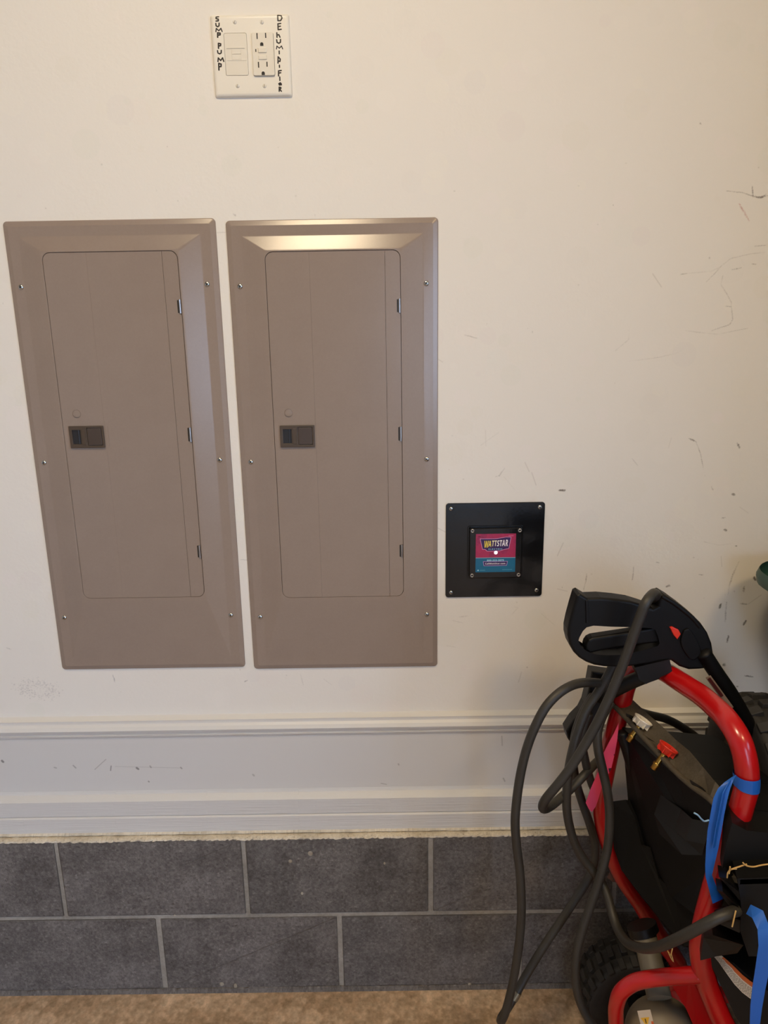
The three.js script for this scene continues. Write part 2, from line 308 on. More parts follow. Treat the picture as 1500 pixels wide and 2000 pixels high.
// block course at the foot of the wall: every block its own piece
{
  const BX = -0.72826, BY = 0.2066, W = 0.4064, J = 0.0095, FZ = 0.046;
  const base = struct('wall_foundation', metreUV(box(X0, X1, 0, 0.4, 0, FZ - 0.0022)), mortarMat, 'light grey mortar between dark concrete blocks');
  const course = (y0, y1, x0) => {
    for (let x = x0 - 6 * W; x < X1; x += W) {
      const a = Math.max(X0, x + J / 2), b = Math.min(X1, x + W - J / 2);
      if (b - a < 0.03) continue;
      const g = rbox(a + rr(-0.001, 0.001), b + rr(-0.001, 0.001), y0, y1, 0.004, FZ + rr(-0.0008, 0.0008), 0.0032, 2);
      const p = g.attributes.position;
      for (let i = 0; i < p.count; i++) p.setXYZ(i, p.getX(i) + rr(-0.0006, 0.0006), p.getY(i) + rr(-0.0006, 0.0006), p.getZ(i));
      const m = obj('block', metreUV(g), blockMats[Math.floor(rnd() * 3)], base);
      m.geometry.attributes.uv.array.forEach((v, i, arr) => { arr[i] = v + (i % 2 ? 0.37 * x : 0.61 * x); });
    }
  };
  course(BY + J / 2, BY + 0.1985, BX);
  course(0.0085, BY - J / 2, BX + W / 2);
  // paint droplets and specks on the blocks
  const drops = [];
  for (const [x, y, r] of [[...[-0.1768, 0.3671], 0.005], [...[-0.2212, 0.3482], 0.004], [...[-0.199, 0.2643], 0.004], [...[-0.0156, 0.3396], 0.003], [...[0.1743, 0.0117], 0.0035], [...[-0.394, 0.021], 0.005], [...[-0.3627, 0.0147], 0.005], [...[-0.4858, 0.2108], 0.003]])
    drops.push(new THREE.SphereGeometry(r, 8, 6).scale(0.8 + rnd() * 0.5, 0.8 + rnd(), 0.16).translate(x, y, FZ));
  obj('paint_drip', drops, creamMat, base);
  const bottom = run([[FZ - 0.004, 0.0115, 1], [FZ + 0.0012, 0.0095, 1], [FZ + 0.0025, 0.005, 0.7], [FZ + 0.0045, 0, 0], [FZ - 0.004, 0, 0]], X0, X1, 520, 0.003);
  obj('mortar_fillet', bottom, blockMats[2], base);
  const ledge = run([[0.024, 0.4062, 0.4], [0.033, 0.4068, 0.8], [0.040, 0.4072, 0.9], [FZ - 0.0006, 0.4062, 0.8], [FZ + 0.0005, 0.4036, 1.6], [FZ - 0.002, 0.4005, 0], [0.024, 0.40, 0]], X0, X1, 900, 0.0020);
  obj('mortar_ledge', ledge, creamMat, base);
}
// painted wood trim above the blocks
{
  const streak = tex(512, (i) => { const x = i % 512, y = i >> 9, v = clampB(255 * (0.65 * N2[y * 512 + (x >> 5)] + 0.35 * N1[y * 512 + (x >> 2)])); return [v, v, v]; }, 5, false);
  const boardMap = canvas(2048, 256, (c, w, h) => {
    c.fillStyle = 'rgb(208,206,203)'; c.fillRect(0, 0, w, h);
    const X = (x) => (x + 1) / 2.05 * w, Y = (y) => h - (y - 0.45) / 0.256 * h;
    c.lineCap = 'round';
    for (const [pts, mm, a] of [[[[-0.8367, 0.5816], [-0.8348, 0.5791]], 5, 0.6], [[[-0.6393, 0.5572], [-0.6122, 0.5817]], 1.5, 0.35], [[[-0.6029, 0.5654], [-0.6052, 0.5541]], 2, 0.6], [[[-0.5481, 0.5595], [-0.545, 0.5569]], 4.5, 0.6], [[[-0.6846, 0.5679], [-0.6798, 0.5616]], 3, 0.35], [[[-0.7261, 0.5636], [-0.7219, 0.5623]], 3, 0.3], [[[-0.5257, 0.5264], [-0.5247, 0.5251]], 3, 0.5], [[[-0.5942, 0.564], [-0.4529, 0.5579]], 0.9, 0.25], [[[-0.5189, 0.564], [-0.517, 0.5602]], 3, 0.35], [[[-0.4528, 0.5592], [-0.4508, 0.5566]], 3, 0.4], [[[-0.0206, 0.5132], [-0.0084, 0.5104]], 1.4, 0.4], [[[0.0178, 0.5603], [0.0188, 0.5578]], 3, 0.3], [[[-0.2978, 0.5391], [-0.2957, 0.5366]], 4, 0.25], [[[0.2396, 0.6234], [0.2412, 0.6013]], 3, 0.2], [[[0.2453, 0.5215], [0.2488, 0.5139]], 3, 0.3]]) {
      c.strokeStyle = `rgba(84,80,80,${a})`; c.lineWidth = mm; c.beginPath(); pts.forEach(([x, y], i) => (i ? c.lineTo(X(x), Y(y)) : c.moveTo(X(x), Y(y)))); c.stroke();
    }
  });
  boardMap.repeat.set(1 / 2.05, 1 / 0.256); boardMap.offset.set(1 / 2.05, -0.45 / 0.256);
  const paint = new THREE.MeshStandardMaterial({ color: 0xd6d3ce, roughness: 0.42 });
  const boardMat = new THREE.MeshStandardMaterial({ map: boardMap, roughness: 0.42 });
  const woodPaint = new THREE.MeshStandardMaterial({ color: 0xcfcdca, roughness: 0.5, bumpMap: streak, bumpScale: 0.0012 });
  const cap = [[0, 0.6799], [0.0105, 0.6744], [0.0125, 0.6738], [0.0115, 0.6684], [0.0118, 0.6661], [0.0165, 0.6617], [0.0205, 0.655], [0.0195, 0.6514], [0.0135, 0.6436], [0.0135, 0.6417], [0.0158, 0.6419], [0.0158, 0.6401], [0.010, 0.6323], [0, 0.6323]];
  struct('trim_1', run(cap.map(([z, v]) => [z, v]), X0, X1, 60, 0.0003), paint, 'profiled white cap moulding along the wall');
  struct('trim_2', metreUV(box(X0, X1, 0.45, 0.6348, -0.001, 0.010)), boardMat, 'flat white baseboard face with small scuffs');
  const lo = [[0, 0.5042], [0.0102, 0.5043], [0.0125, 0.4971], [0.0245, 0.4903], [0.0265, 0.488], [0.0265, 0.453], [0.0235, 0.4495], [0, 0.4495]];
  struct('trim_3', run(lo.map(([z, v]) => [z, v]), X0, X1, 160, 0.0005), woodPaint, 'upper lath of the base trim, brush-marked white paint');
  const lo2 = [[0, 0.4504], [0.0262, 0.4509], [0.0288, 0.4483], [0.0288, 0.4117], [0.027, 0.4095], [0, 0.4095]];
  struct('trim_4', run(lo2.map(([z, v]) => [z, v]), X0, X1, 160, 0.0005), woodPaint, 'lower lath of the base trim resting on the mortar');
  const caulk = run([[0.027, 0.4142, 0.5], [0.0302, 0.4128, 0.8], [0.0325, 0.4102, 1.2], [0.0318, 0.4082, 0.8], [0.026, 0.408, 0]], X0, X1, 520, 0.0014);
  const ck = struct('trim_5', caulk, creamMat, 'cracked cream caulk line under the base trim');
}

// ceiling fixtures
FIXTURES.forEach(({ at, color }, i) => {
  const [w, d] = FIX.size, h = CEIL - at[1] - 0.004;
  const lamp = thing('ceiling_lamp', ['square white ceiling fixture glowing warm, the one nearest the panels', 'square white ceiling fixture glowing warm, the one further from the wall'][i], 'lamp', [at[0], at[1] + 0.004, at[2]], 'ceiling fixtures');
  obj('lamp_housing', rbox(-w / 2 - 0.015, w / 2 + 0.015, 0.006, h, -d / 2 - 0.015, d / 2 + 0.015, 0.006), ivory, lamp);
  obj('diffuser', box(-w / 2, w / 2, 0, 0.006, -d / 2, d / 2), new THREE.MeshStandardMaterial({ color: 0xffffff, emissive: new THREE.Color(...color), emissiveIntensity: 8, roughness: 0.5 }), lamp);
});

// unseen tall cabinet added at the right: it keeps the daylight off the right part of the wall
{
  const t = thing('added_cabinet', 'tall grey metal cabinet added right of the spreader to block daylight', 'cabinet', [1.2, 0, 0.06]);
  const cm = M(0x6d6f6c, 0.45), w = 0.5, d = 1.05, h = 2.3;
  obj('added_cabinet_body', rbox(0.012, w, 0.06, h, 0, d, 0.006), cm, t);
  for (const z of [0.02, d - 0.08]) for (const x of [0.02, w - 0.06]) obj('foot', box(x, x + 0.04, 0, 0.06, z, z + 0.05), steelDark, t);
  for (let k = 0; k < 2; k++) {
    const door = obj('door', rbox(0, 0.014, 0.09, h - 0.03, 0.012 + k * d / 2, d / 2 - 0.006 + k * d / 2, 0.004), cm, t);
    obj('handle', rod([-0.02, 1.0, d / 2 + (k ? 0.05 : -0.05)], [-0.02, 1.18, d / 2 + (k ? 0.05 : -0.05)], 0.006), steel, door);
  }
}

// three unseen totes added to shade the washer, stacked in front of the cabinet
for (let k = 0; k < 3; k++) {
  const t = thing('added_tote', ['bottom', 'middle', 'top'][k] + ' dark grey tote of the unseen stack added to shade the washer', 'storage tote', [0.985, k * 0.345, 0.92], 'stacked totes added to block daylight');
  const tm = M(0x3a3d40, 0.5), w = 0.15, d = 0.3;
  obj('tub', loft([[loop(-w + 0.02, w - 0.02, -d + 0.02, d - 0.02, 0.03), 0.001], [loop(-w, w, -d, d, 0.03), 0.31], [loop(-w - 0.008, w + 0.008, -d - 0.008, d + 0.008, 0.035), 0.312], [loop(-w - 0.008, w + 0.008, -d - 0.008, d + 0.008, 0.035), 0.322]].map((r) => r)).rotateX(-Math.PI / 2).translate(0, 0, 0), tm, t);
  obj('lid', rbox(-w - 0.006, w + 0.006, 0.318, 0.344, -d - 0.006, d + 0.006, 0.008), M(0x8b8f92, 0.5), t);
  obj('handle', rbox(-w - 0.016, -w + 0.004, 0.25, 0.27, -0.07, 0.07, 0.006), tm, t);
}

// ------------------------------------------------------------------ screws
const screwHead = new THREE.LatheGeometry([[0, 0.0026], [0.0018, 0.00255], [0.0034, 0.0021], [0.0045, 0.0012], [0.0049, 0.0002], [0.0049, -0.0004]].map((p) => new THREE.Vector2(...p)), 20).rotateX(Math.PI / 2);
const screwCross = merge([box(-0.0026, 0.0026, -0.0006, 0.0006, 0.0012, 0.00275), box(-0.0006, 0.0006, -0.0026, 0.0026, 0.0012, 0.00275)]);
const screwSlot = box(-0.003, 0.003, -0.0005, 0.0005, 0.0012, 0.00272);
function screw(parent, x, y, z, turn, { s = 1, mat = steel, slot = false, dark = steelDark } = {}) {
  const h = obj('screw', screwHead, mat, parent);
  h.position.set(x, y, z); h.rotation.z = turn; h.scale.setScalar(s);
  obj('recess', slot ? screwSlot : screwCross, dark, h);
  return h;
}

// ------------------------------------------------------------------ breaker panel covers
function loop(x0, x1, y0, y1, r, n = 7) {          // y measured down from the top edge
  const out = [];
  for (const [cx, cy, a] of [[x1 - r, y0 + r, 0], [x0 + r, y0 + r, 1], [x0 + r, y1 - r, 2], [x1 - r, y1 - r, 3]])
    for (let i = 0; i <= n; i++) { const t = (a + i / n) * Math.PI / 2; out.push([cx + r * Math.cos(t), -(cy - r * Math.sin(t))]); }
  return out;
}
function loft(rings) {
  const pos = [], idx = [], uv = [], m = rings[0][0].length;
  rings.forEach(([ring, z]) => ring.forEach(([x, y]) => { pos.push(x, y, z); uv.push(x, y); }));
  for (let i = 0; i + 1 < rings.length; i++) for (let k = 0; k < m; k++) { const a = i * m + k, b = i * m + (k + 1) % m, c = a + m, d = b + m; idx.push(a, b, d, a, d, c); }
  const g = new THREE.BufferGeometry();
  g.setAttribute('position', new THREE.Float32BufferAttribute(pos, 3));
  g.setAttribute('uv', new THREE.Float32BufferAttribute(uv, 2));
  g.setIndex(idx);
  return toCreasedNormals(g, 0.11);
}
function breakerPanel(name, label, pos) {
  const t = thing(name, label, 'electrical panel', pos, 'recessed breaker panels side by side'), W = 0.3836, H = 0.8796;
  const D = [0.0705, 0.3136, 0.0565, 0.7165];       // door opening: left, right, top, bottom
  const zi = 0.0170;
  obj('cover', loft([
    [loop(0, W, 0, H, 0.0075), 0], [loop(0, W, 0, H, 0.0075), 0.0022], [loop(0.0012, W - 0.0012, 0.0012, H - 0.0012, 0.007), 0.0034], [loop(0.0095, W - 0.0095, 0.0095, H - 0.0095, 0.004), 0.0062],
    [loop(0.0265, W - 0.0265, 0.0265, H - 0.026, 0.002), 0.0066], [loop(0.0285, W - 0.0285, 0.0280, H - 0.029, 0.002), 0.0069],
    [loop(0.0655, W - 0.0655, 0.0525, 0.727, 0.006), zi - 0.0004], [loop(0.0675, W - 0.0675, 0.0538, 0.7235, 0.009), zi],
    [loop(D[0] - 0.0012, D[1] + 0.0012, D[2] - 0.0014, D[3] + 0.001, 0.0145), zi], [loop(D[0] - 0.0009, D[1] + 0.0009, D[2] - 0.0010, D[3] + 0.0008, 0.0145), zi - 0.0006], [loop(D[0] - 0.0009, D[1] + 0.0009, D[2] - 0.0010, D[3] + 0.0008, 0.0145), zi - 0.006],
    [loop(D[0] + 0.004, D[1] - 0.004, D[2] + 0.004, D[3] - 0.004, 0.0145), zi - 0.006]]), brown, t);
  // door: three strips of the same sheet with shallow folds between them
  const full = loop(D[0], D[1], D[2], D[3], 0.0135), strips = [[D[0] - 1, 0.1494, 0.00005], [0.1496, 0.28595, 0.0003], [0.28645, D[1] + 1, 0]];
  const clip = (poly, x, keepLeft) => {
    const out = [], inside = (p) => (keepLeft ? p[0] <= x : p[0] >= x);
    poly.forEach((p, i) => {
      const q = poly[(i + 1) % poly.length];
      if (inside(p)) out.push(p);
      if (inside(p) !== inside(q)) { const s = (x - p[0]) / (q[0] - p[0]); out.push([x, p[1] + s * (q[1] - p[1])]); }
    });
    return out;
  };
  const door = obj('door', strips.map(([a, b, dz]) => slab(clip(clip(full, b, true), a, false), zi - 0.0028 + dz, 0.005, 0)), brown, t);
  for (const [y0, y1] of [[0.1405, 0.165], [0.3745, 0.402], [0.6085, 0.6345]]) {
    const h = obj('hinge', rod([0.3118, -y0, zi + 0.0006], [0.3118, -y1, zi + 0.0006], 0.0022, 14), chromeMat, door);
    obj('hinge_slot', box(0.3072, 0.3095, -y1 + 0.001, -y0 - 0.001, zi - 0.001, zi + 0.0002), steelDark, door);
  }
  const [lx0, lx1, ly0, ly1] = [0.0815, 0.1475, 0.3685, 0.4105], lz = zi + 0.0002;
  const lw = lx1 - lx0;
  const frame = rrect(lx0, -ly1, lx1, -ly0, 0.0016);
  frame.holes.push(rrect(lx0 + lw * 0.085, -ly1 + 0.0075, lx0 + lw * 0.335, -ly0 - 0.0075, 0.001, new THREE.Path()));
  frame.holes.push(rrect(lx0 + lw * 0.51, -ly1 + 0.004, lx1 - 0.004, -ly0 - 0.0035, 0.002, new THREE.Path()));
  const latch = obj('latch', [rslab(frame, lz, 0.0032, 0.0007), rbox(lx0 + lw * 0.37, lx0 + lw * 0.475, -ly1 + 0.006, -ly0 - 0.006, lz, lz + 0.0042, 0.0006)], latchMat, door);
  obj('finger_pocket', [box(lx0 + lw * 0.07, lx0 + lw * 0.36, -ly1 + 0.006, -ly0 - 0.006, lz, lz + 0.0006), rod([lx0 + lw * 0.26, -ly1 + 0.0075, lz + 0.0002], [lx0 + lw * 0.26, -ly0 - 0.0075, lz + 0.0002], 0.0016, 12)], latchDark, door);
  obj('latch_pad', [rbox(lx0 + lw * 0.525, lx1 - 0.0048, -ly1 + 0.0048, -ly0 - 0.0043, lz - 0.001, lz + 0.0024, 0.0012), ...[0.012, 0.017, 0.0215, 0.0265, 0.031].map((d, i) => box(lx0 + lw * 0.66, lx0 + lw * (i % 2 ? 0.74 : 0.77), -ly0 - d - 0.0007, -ly0 - d + 0.0007, lz + 0.002, lz + 0.0027))], M(0x4a3e36, 0.42), door);
  obj('embossed_line', box(lx1 + 0.0075, lx1 + 0.0083, -ly1 + 0.002, -ly0 - 0.001, zi - 0.001, zi + 0.0006), brown, door);
  obj('knockout', new THREE.LatheGeometry([[0, 0.0003], [0.0064, 0.0003], [0.0066, -0.0006], [0.0073, -0.0006], [0.0076, 0.0003], [0.0076, -0.001]].map((p) => new THREE.Vector2(...p)), 28).rotateX(Math.PI / 2).translate(0.0992, -0.3452, zi + 0.0003), brown, door);
  for (const y of [0.1138, 0.4400, 0.7620]) for (const x of [0.0198, 0.3617]) screw(t, x, -y, 0.0064, rr(0, 1.6), { slot: false });
  return t;
}
const P1 = [-0.6843, 1.6698], P2 = [-0.2817, 1.6635];
breakerPanel('breaker_panel', 'taupe breaker panel cover at the left edge of the picture', [P1[0] + 0.0006, P1[1] - 0.0004, 0]);
breakerPanel('breaker_panel', 'taupe breaker panel cover next to the black square plate', [P2[0], P2[1] + 0.001, 0]);

// ------------------------------------------------------------------ double wall plate with marker writing
{
  const [ax, ay] = [-0.2854, 1.8641], [bx, by] = [-0.1514, 1.9902], W = bx - ax, H = by - ay;
  const t = thing('wall_plate', 'white double wall plate with timer switch, outlet and black marker writing', 'wall plate', [ax, ay, 0]);
  // handwriting: strokes on a unit box, x right, y down
  const G = {
    S: [[0.9, 0.05, 0.2, 0.1, 0.15, 0.45, 0.8, 0.55, 0.8, 0.9, 0.1, 0.95]], U: [[0.05, 0.05, 0.1, 0.7, 0.5, 0.95, 0.85, 0.7, 0.9, 0]], M: [[0, 1, 0.1, 0, 0.5, 0.75, 0.88, 0, 1.05, 1]],
    P: [[0.2, 1, 0.25, 0.05, 0.85, 0.15, 0.8, 0.5, 0.25, 0.55]], D: [[0.1, 0.95, 0.1, 0.05, 0.75, 0.15, 0.9, 0.55, 0.6, 0.95, 0.1, 0.95]], E: [[0.9, 0.05, 0.2, 0.1, 0.2, 0.95, 0.95, 0.9], [0.2, 0.5, 0.8, 0.45]],
    h: [[0.15, 0, 0.15, 0.95], [0.15, 0.5, 0.6, 0.4, 0.85, 0.95]], I: [[0.5, 0, 0.5, 1]], d: [[0.15, 1, 0.25, 0.05, 0.8, 0.4, 0.7, 0.75, 0.2, 0.7]], F: [[0.2, 1, 0.25, 0.1, 0.95, 0.05], [0.2, 0.5, 0.8, 0.45]],
    e: [[0.2, 0.5, 0.85, 0.4, 0.6, 0.05, 0.15, 0.35, 0.3, 0.85, 0.9, 0.75]], R: [[0.25, 1, 0.3, 0.1, 0.8, 0.2, 0.75, 0.45, 0.3, 0.5, 0.9, 1]],
  };
  const ink = canvas(1024, 1036, (c, w, h) => {
    c.fillStyle = 'rgb(233,227,214)'; c.fillRect(0, 0, w, h);
    c.strokeStyle = 'rgb(28,22,24)'; c.lineCap = c.lineJoin = 'round';
    const put = (ch, cx, cy, sw, sh, lw) => {
      const k = (cy - 185) / 1115, L = 212 + 60 * k, R = 1238 + 32 * k, X = (cx + 12 - L) / (R - L) * w, Y = k * h, ux = 1.1 * sw / 1026 * w, uy = 1.06 * sh / 1115 * h;
      c.lineWidth = ch === 'I' ? lw : Math.min(lw, sh * 0.36, sw * 0.42);
      for (const s of G[ch]) { c.beginPath(); for (let i = 0; i < s.length; i += 2) { const p = [X + (s[i] - 0.5) * ux, Y + (s[i + 1] - 0.5) * uy]; i ? c.lineTo(...p) : c.moveTo(...p); } c.stroke(); }
    };
    [['S', 300, 246, 40, 60], ['U', 304, 328, 46, 46], ['M', 318, 393, 70, 40], ['P', 318, 458, 50, 58], ['P', 325, 602, 44, 66], ['U', 326, 690, 52, 46], ['M', 338, 790, 66, 46], ['P', 328, 882, 46, 88]].forEach((a) => put(...a, 19));
    [['D', 1110, 247, 62, 78], ['E', 1100, 362, 48, 86], ['h', 1088, 475, 50, 58], ['U', 1092, 560, 54, 50], ['M', 1098, 640, 70, 36], ['I', 1096, 706, 20, 34], ['d', 1094, 805, 44, 84], ['I', 1097, 893, 20, 26], ['F', 1098, 985, 46, 72], ['I', 1100, 1062, 20, 44], ['e', 1102, 1135, 44, 40], ['R', 1100, 1202, 40, 60]].forEach((a) => put(...a, 17));
  });
  ink.repeat.set(1 / W, 1 / H);
  const sw = [...[-0.2639, 1.8967], ...[-0.2246, 1.9619]], oc = [...[-0.2164, 1.8952], ...[-0.179, 1.9612]];
  const loc = ([x0, y0, x1, y1]) => [x0 - ax, y0 - ay, x1 - ax, y1 - ay];
  const S = loc(sw), O = loc(oc);
  const rim = [[0, 0], [0, 0.0012], [0.0007, 0.0032], [0.0022, 0.0050], [0.0045, 0.0060], [0.0062, 0.0062]].map(([d, z]) => [loop(d, W - d, -H + d, -d, 0.0034), z]);
  const fz0 = 0.0062, face = rrect(0.0062, 0.0062, W - 0.0062, H - 0.0062, 0.0034);
  for (const q of [S, O]) face.holes.push(rrect(q[0], q[1], q[2], q[3], 0.003, new THREE.Path()));
  const wells = [S, O].map((q) => loft([[loop(q[0], q[2], -q[3], -q[1], 0.003), 0.0005], [loop(q[0], q[2], -q[3], -q[1], 0.003), fz0]].reverse()));
  const plate = obj('plate', [loft(rim), new THREE.ShapeGeometry(face, 8).translate(0, 0, fz0), ...wells], new THREE.MeshStandardMaterial({ map: ink, roughness: 0.32 }), t);
  const inset = (q, d, z0, depth, b = 0.0008) => rslab(rrect(q[0] + d, q[1] + d, q[2] - d, q[3] - d, 0.0026), z0, depth, b);
  // timer switch: body, sliding window
  const s = obj('timer_switch', inset(S, 0.0004, 0.001, 0.0058), ivoryDim, t);
  const sx = (a) => S[0] + (S[2] - S[0]) * a, sy = (b) => S[3] - (S[3] - S[1]) * b;
  obj('switch_rib', box(sx(0.10), sx(0.88), sy(0.362), sy(0.348), 0.006, 0.0078), ivoryDim, s);
  obj('slide_button', [rbox(sx(0.31), sx(0.72), sy(0.50), sy(0.385), 0.006, 0.0076, 0.0005), rbox(sx(0.31), sx(0.72), sy(0.625), sy(0.515), 0.006, 0.0072, 0.0005)], ivoryDim, s);
  obj('switch_lip', box(sx(0.10), sx(0.92), sy(0.645), sy(0.635), 0.006, 0.0074), ivory, s);
  // receptacle
  const o = obj('receptacle', inset(O, 0.0004, 0.001, 0.0085), ivoryDim, t);
  const ox = (a) => O[0] + (O[2] - O[0]) * a, oy = (b) => O[3] - (O[3] - O[1]) * b, fz = 0.0095;
  const slots = [];
  for (const [b0, b1, c] of [[0.02, 0.155, 0.25], [0.68, 0.815, 0.92]]) {
    slots.push(box(ox(0.24), ox(0.29), oy(b1), oy(b0), fz - 0.002, fz + 0.0002), box(ox(0.63), ox(0.68), oy(b1 - 0.02), oy(b0), fz - 0.002, fz + 0.0002));
    const d = new THREE.Shape(); d.absarc(ox(0.46), oy(c + 0.025), 0.0028, 0, Math.PI, false); d.lineTo(ox(0.46) - 0.0028, oy(c + 0.065)); d.lineTo(ox(0.46) + 0.0028, oy(c + 0.065));
    slots.push(new THREE.ExtrudeGeometry(d, { depth: 0.0022, bevelEnabled: false }).translate(0, 0, fz - 0.002));
  }
  slots.forEach((g) => obj('outlet_slot', g, slotBlack, o));
  obj('test_button', rbox(ox(0.28), ox(0.67), oy(0.475), oy(0.355), fz - 0.002, fz + 0.0016, 0.0012), ivoryDim, o);
  obj('reset_button', rbox(ox(0.28), ox(0.67), oy(0.635), oy(0.53), fz - 0.002, fz + 0.0012, 0.0012), ivoryDim, o);
  obj('indicator', box(ox(0.155), ox(0.20), oy(0.45), oy(0.385), fz - 0.001, fz + 0.0003), slotBlack, o);
  const whiteScrew = M(0xded8cc, 0.3);
  for (const [p, a] of [[[-0.2433, 1.9782], 1.2], [[-0.1976, 1.9772], 1.6], [[-0.2447, 1.881], 1.5], [[-0.1984, 1.8802], 1.55]]) screw(t, p[0] - ax, p[1] - ay, 0.0058, a, { s: 0.72, mat: whiteScrew, slot: true, dark: M(0x6d675c, 0.5) });
}

// ------------------------------------------------------------------ black square plate with a sticker on a small box
{
  const [ax, ay] = [0.1183, 0.9375], [bx, by] = [0.3146, 1.1347], W = bx - ax, H = by - ay;
  const t = thing('surge_protector', 'black square metal plate with a pink and teal sticker', 'surge protector', [ax, ay, 0]);
  obj('mounting_plate', rslab(rrect(0, 0, W, H, 0.0062), 0, 0.003, 0.0008), blackGloss, t);
  const rel = (p) => [p[0] - ax, p[1] - ay];
  for (const [p, a] of [[[0.1284, 1.1238], 0.3], [[0.3042, 1.1245], 0.9], [[0.1296, 0.9482], 0.2], [[0.3037, 0.9505], 0.5]]) { const q = rel(p); screw(t, q[0], q[1], 0.003, a, { s: 0.86 }); }
  const D = 0.0125, [x0, y0] = rel([0.1647, 0.9809]), [x1, y1] = rel([0.2698, 1.0856]);
  const hb = obj('housing', [rslab(rrect(x0, y0, x1, y1, 0.0035), 0.002, D - 0.002, 0.0018), rslab((() => { const s = rrect(x0 - 0.003, y0 - 0.003, x1 + 0.003, y1 + 0.003, 0.005); return s; })(), 0.002, 0.003, 0.0008)], blackGloss, t);
  for (const [p, a] of [[[0.1705, 1.0803], 0.6], [[0.2643, 1.0799], 0.2], [[0.1708, 0.9873], 1.1], [[0.2644, 0.9874], 0.8]]) {
    const q = rel(p);
    const eye = obj('eyelet', new THREE.LatheGeometry([[0.0016, 0.0004], [0.0022, 0.0016], [0.0034, 0.0014], [0.0041, 0]].map((v) => new THREE.Vector2(...v)), 20).rotateX(Math.PI / 2).translate(q[0], q[1], D - 0.0002), chromeMat, t);
    obj('eyelet_hole', new THREE.CircleGeometry(0.0018, 16).translate(q[0], q[1], D + 0.0003), slotBlack, eye);
  }
  const print = canvas(1024, 970, (c, w, h) => {
    const X = (x) => (x - 128) / 1257 * w, Y = (y) => (y - 115) / 1190 * h;
    const poly = (pts, fill, line, lw) => { c.beginPath(); pts.forEach(([x, y], i) => (i ? c.lineTo(X(x), Y(y)) : c.moveTo(X(x), Y(y)))); c.closePath(); if (fill) { c.fillStyle = fill; c.fill(); } if (line) { c.strokeStyle = line; c.lineWidth = lw; c.stroke(); } };
    c.fillStyle = 'rgb(168,36,82)'; c.fillRect(0, 0, w, h);
    for (let i = 0; i < 46; i++) { c.fillStyle = `rgba(${rnd() < 0.5 ? '100,22,74' : '184,44,92'},${rr(0.1, 0.3)})`; c.beginPath(); c.arc(rr(0, w), rr(0, h * 0.6), rr(20, 110), 0, 7); c.fill(); }
    c.fillStyle = 'rgb(8,100,136)'; c.fillRect(0, Y(860), w, h);
    c.fillStyle = 'rgb(140,164,184)'; c.fillRect(0, Y(846), w, 15);
    poly([[262, 262], [720, 268], [800, 262], [1080, 218], [1232, 226], [1170, 572], [1010, 606], [880, 642], [490, 650], [424, 592], [342, 590]], 'rgb(54,24,84)', 'rgb(214,150,190)', 12);
    c.textAlign = 'left'; c.textBaseline = 'alphabetic';
    const letters = 'WATTSTAR', cols = ['#f6dd3a', '#f3dc55', '#f5e9b0', '#f5ecd0', '#f6f2ec', '#f6f2ec', '#f6f0ee', '#f3ecee'];
    [...letters].forEach((ch, i) => {
      const xs = [382, 520, 622, 704, 786, 868, 950, 1046], ws = [140, 92, 78, 78, 78, 78, 90, 88], ys = [536, 514, 498, 492, 498, 498, 498, 500], hs = [214, 190, 180, 176, 182, 188, 194, 204];
      c.save(); c.font = 'bold 200px sans-serif'; c.fillStyle = cols[i];
      const mw = c.measureText(ch).width;
      c.translate(X(xs[i]), Y(ys[i])); c.transform(1, 0, -0.08, 1, 0, 0); c.scale(ws[i] / 1257 * w / mw, hs[i] / 1190 * h / 146);
      c.fillText(ch, 0, 0); c.restore();
    });
    const fit = (txt, x0, x1, base, px, col, wt = 'bold') => { c.save(); c.font = `${wt} ${px}px sans-serif`; c.fillStyle = col; const mw = c.measureText(txt).width; c.translate(X(x0), Y(base)); c.scale((X(x1) - X(x0)) / mw, 1); c.fillText(txt, 0, 0); c.restore(); };
    fit('E L E C T R I C', 530, 968, 606, 44, 'rgb(150,220,236)');
    fit('800-222-2075', 484, 1028, 962, 60, 'rgb(176,222,236)');
    poly([[372, 972], [1138, 972], [1110, 1100], [396, 1104]], 'rgb(44,26,88)', 'rgb(186,150,206)', 11);
    fit('CallWattStar.com', 430, 1076, 1062, 56, 'rgb(240,226,226)');
    c.fillStyle = 'rgba(190,226,240,0.9)'; c.beginPath(); c.arc(X(212), Y(1244), 17, 0, 7); c.fill();
    c.fillStyle = 'rgba(150,206,228,0.55)'; c.fillRect(X(258), Y(1236), X(436) - X(258), 12); c.fillRect(X(980), Y(1222), X(1290) - X(980), 12);
    c.fillStyle = 'rgba(240,170,196,0.7)'; c.fillRect(X(1150), Y(176), X(1310) - X(1150), 12);
    c.fillStyle = 'rgba(110,10,40,0.9)'; c.fillRect(X(200), Y(178), X(276) - X(200), 26);
  });
  const [lx0, ly0] = rel([0.1773, 0.9939]), [lx1, ly1] = rel([0.2569, 1.0738]);
  const st = new THREE.PlaneGeometry(lx1 - lx0, ly1 - ly0);
  obj('sticker', new THREE.BoxGeometry(lx1 - lx0, ly1 - ly0, 0.0003).translate((lx0 + lx1) / 2, (ly0 + ly1) / 2, D + 0.0002), new THREE.MeshStandardMaterial({ map: print, roughness: 0.3 }), t);
  const q = rel([0.2175, 1.0348]);
  obj('indicator_light', new THREE.SphereGeometry(0.0034, 16, 10).scale(1, 1, 0.4).translate(q[0], q[1], D + 0.0006), new THREE.MeshStandardMaterial({ color: 0xffffff, emissive: 0xf4fbff, emissiveIntensity: 2.2 }), t);
}

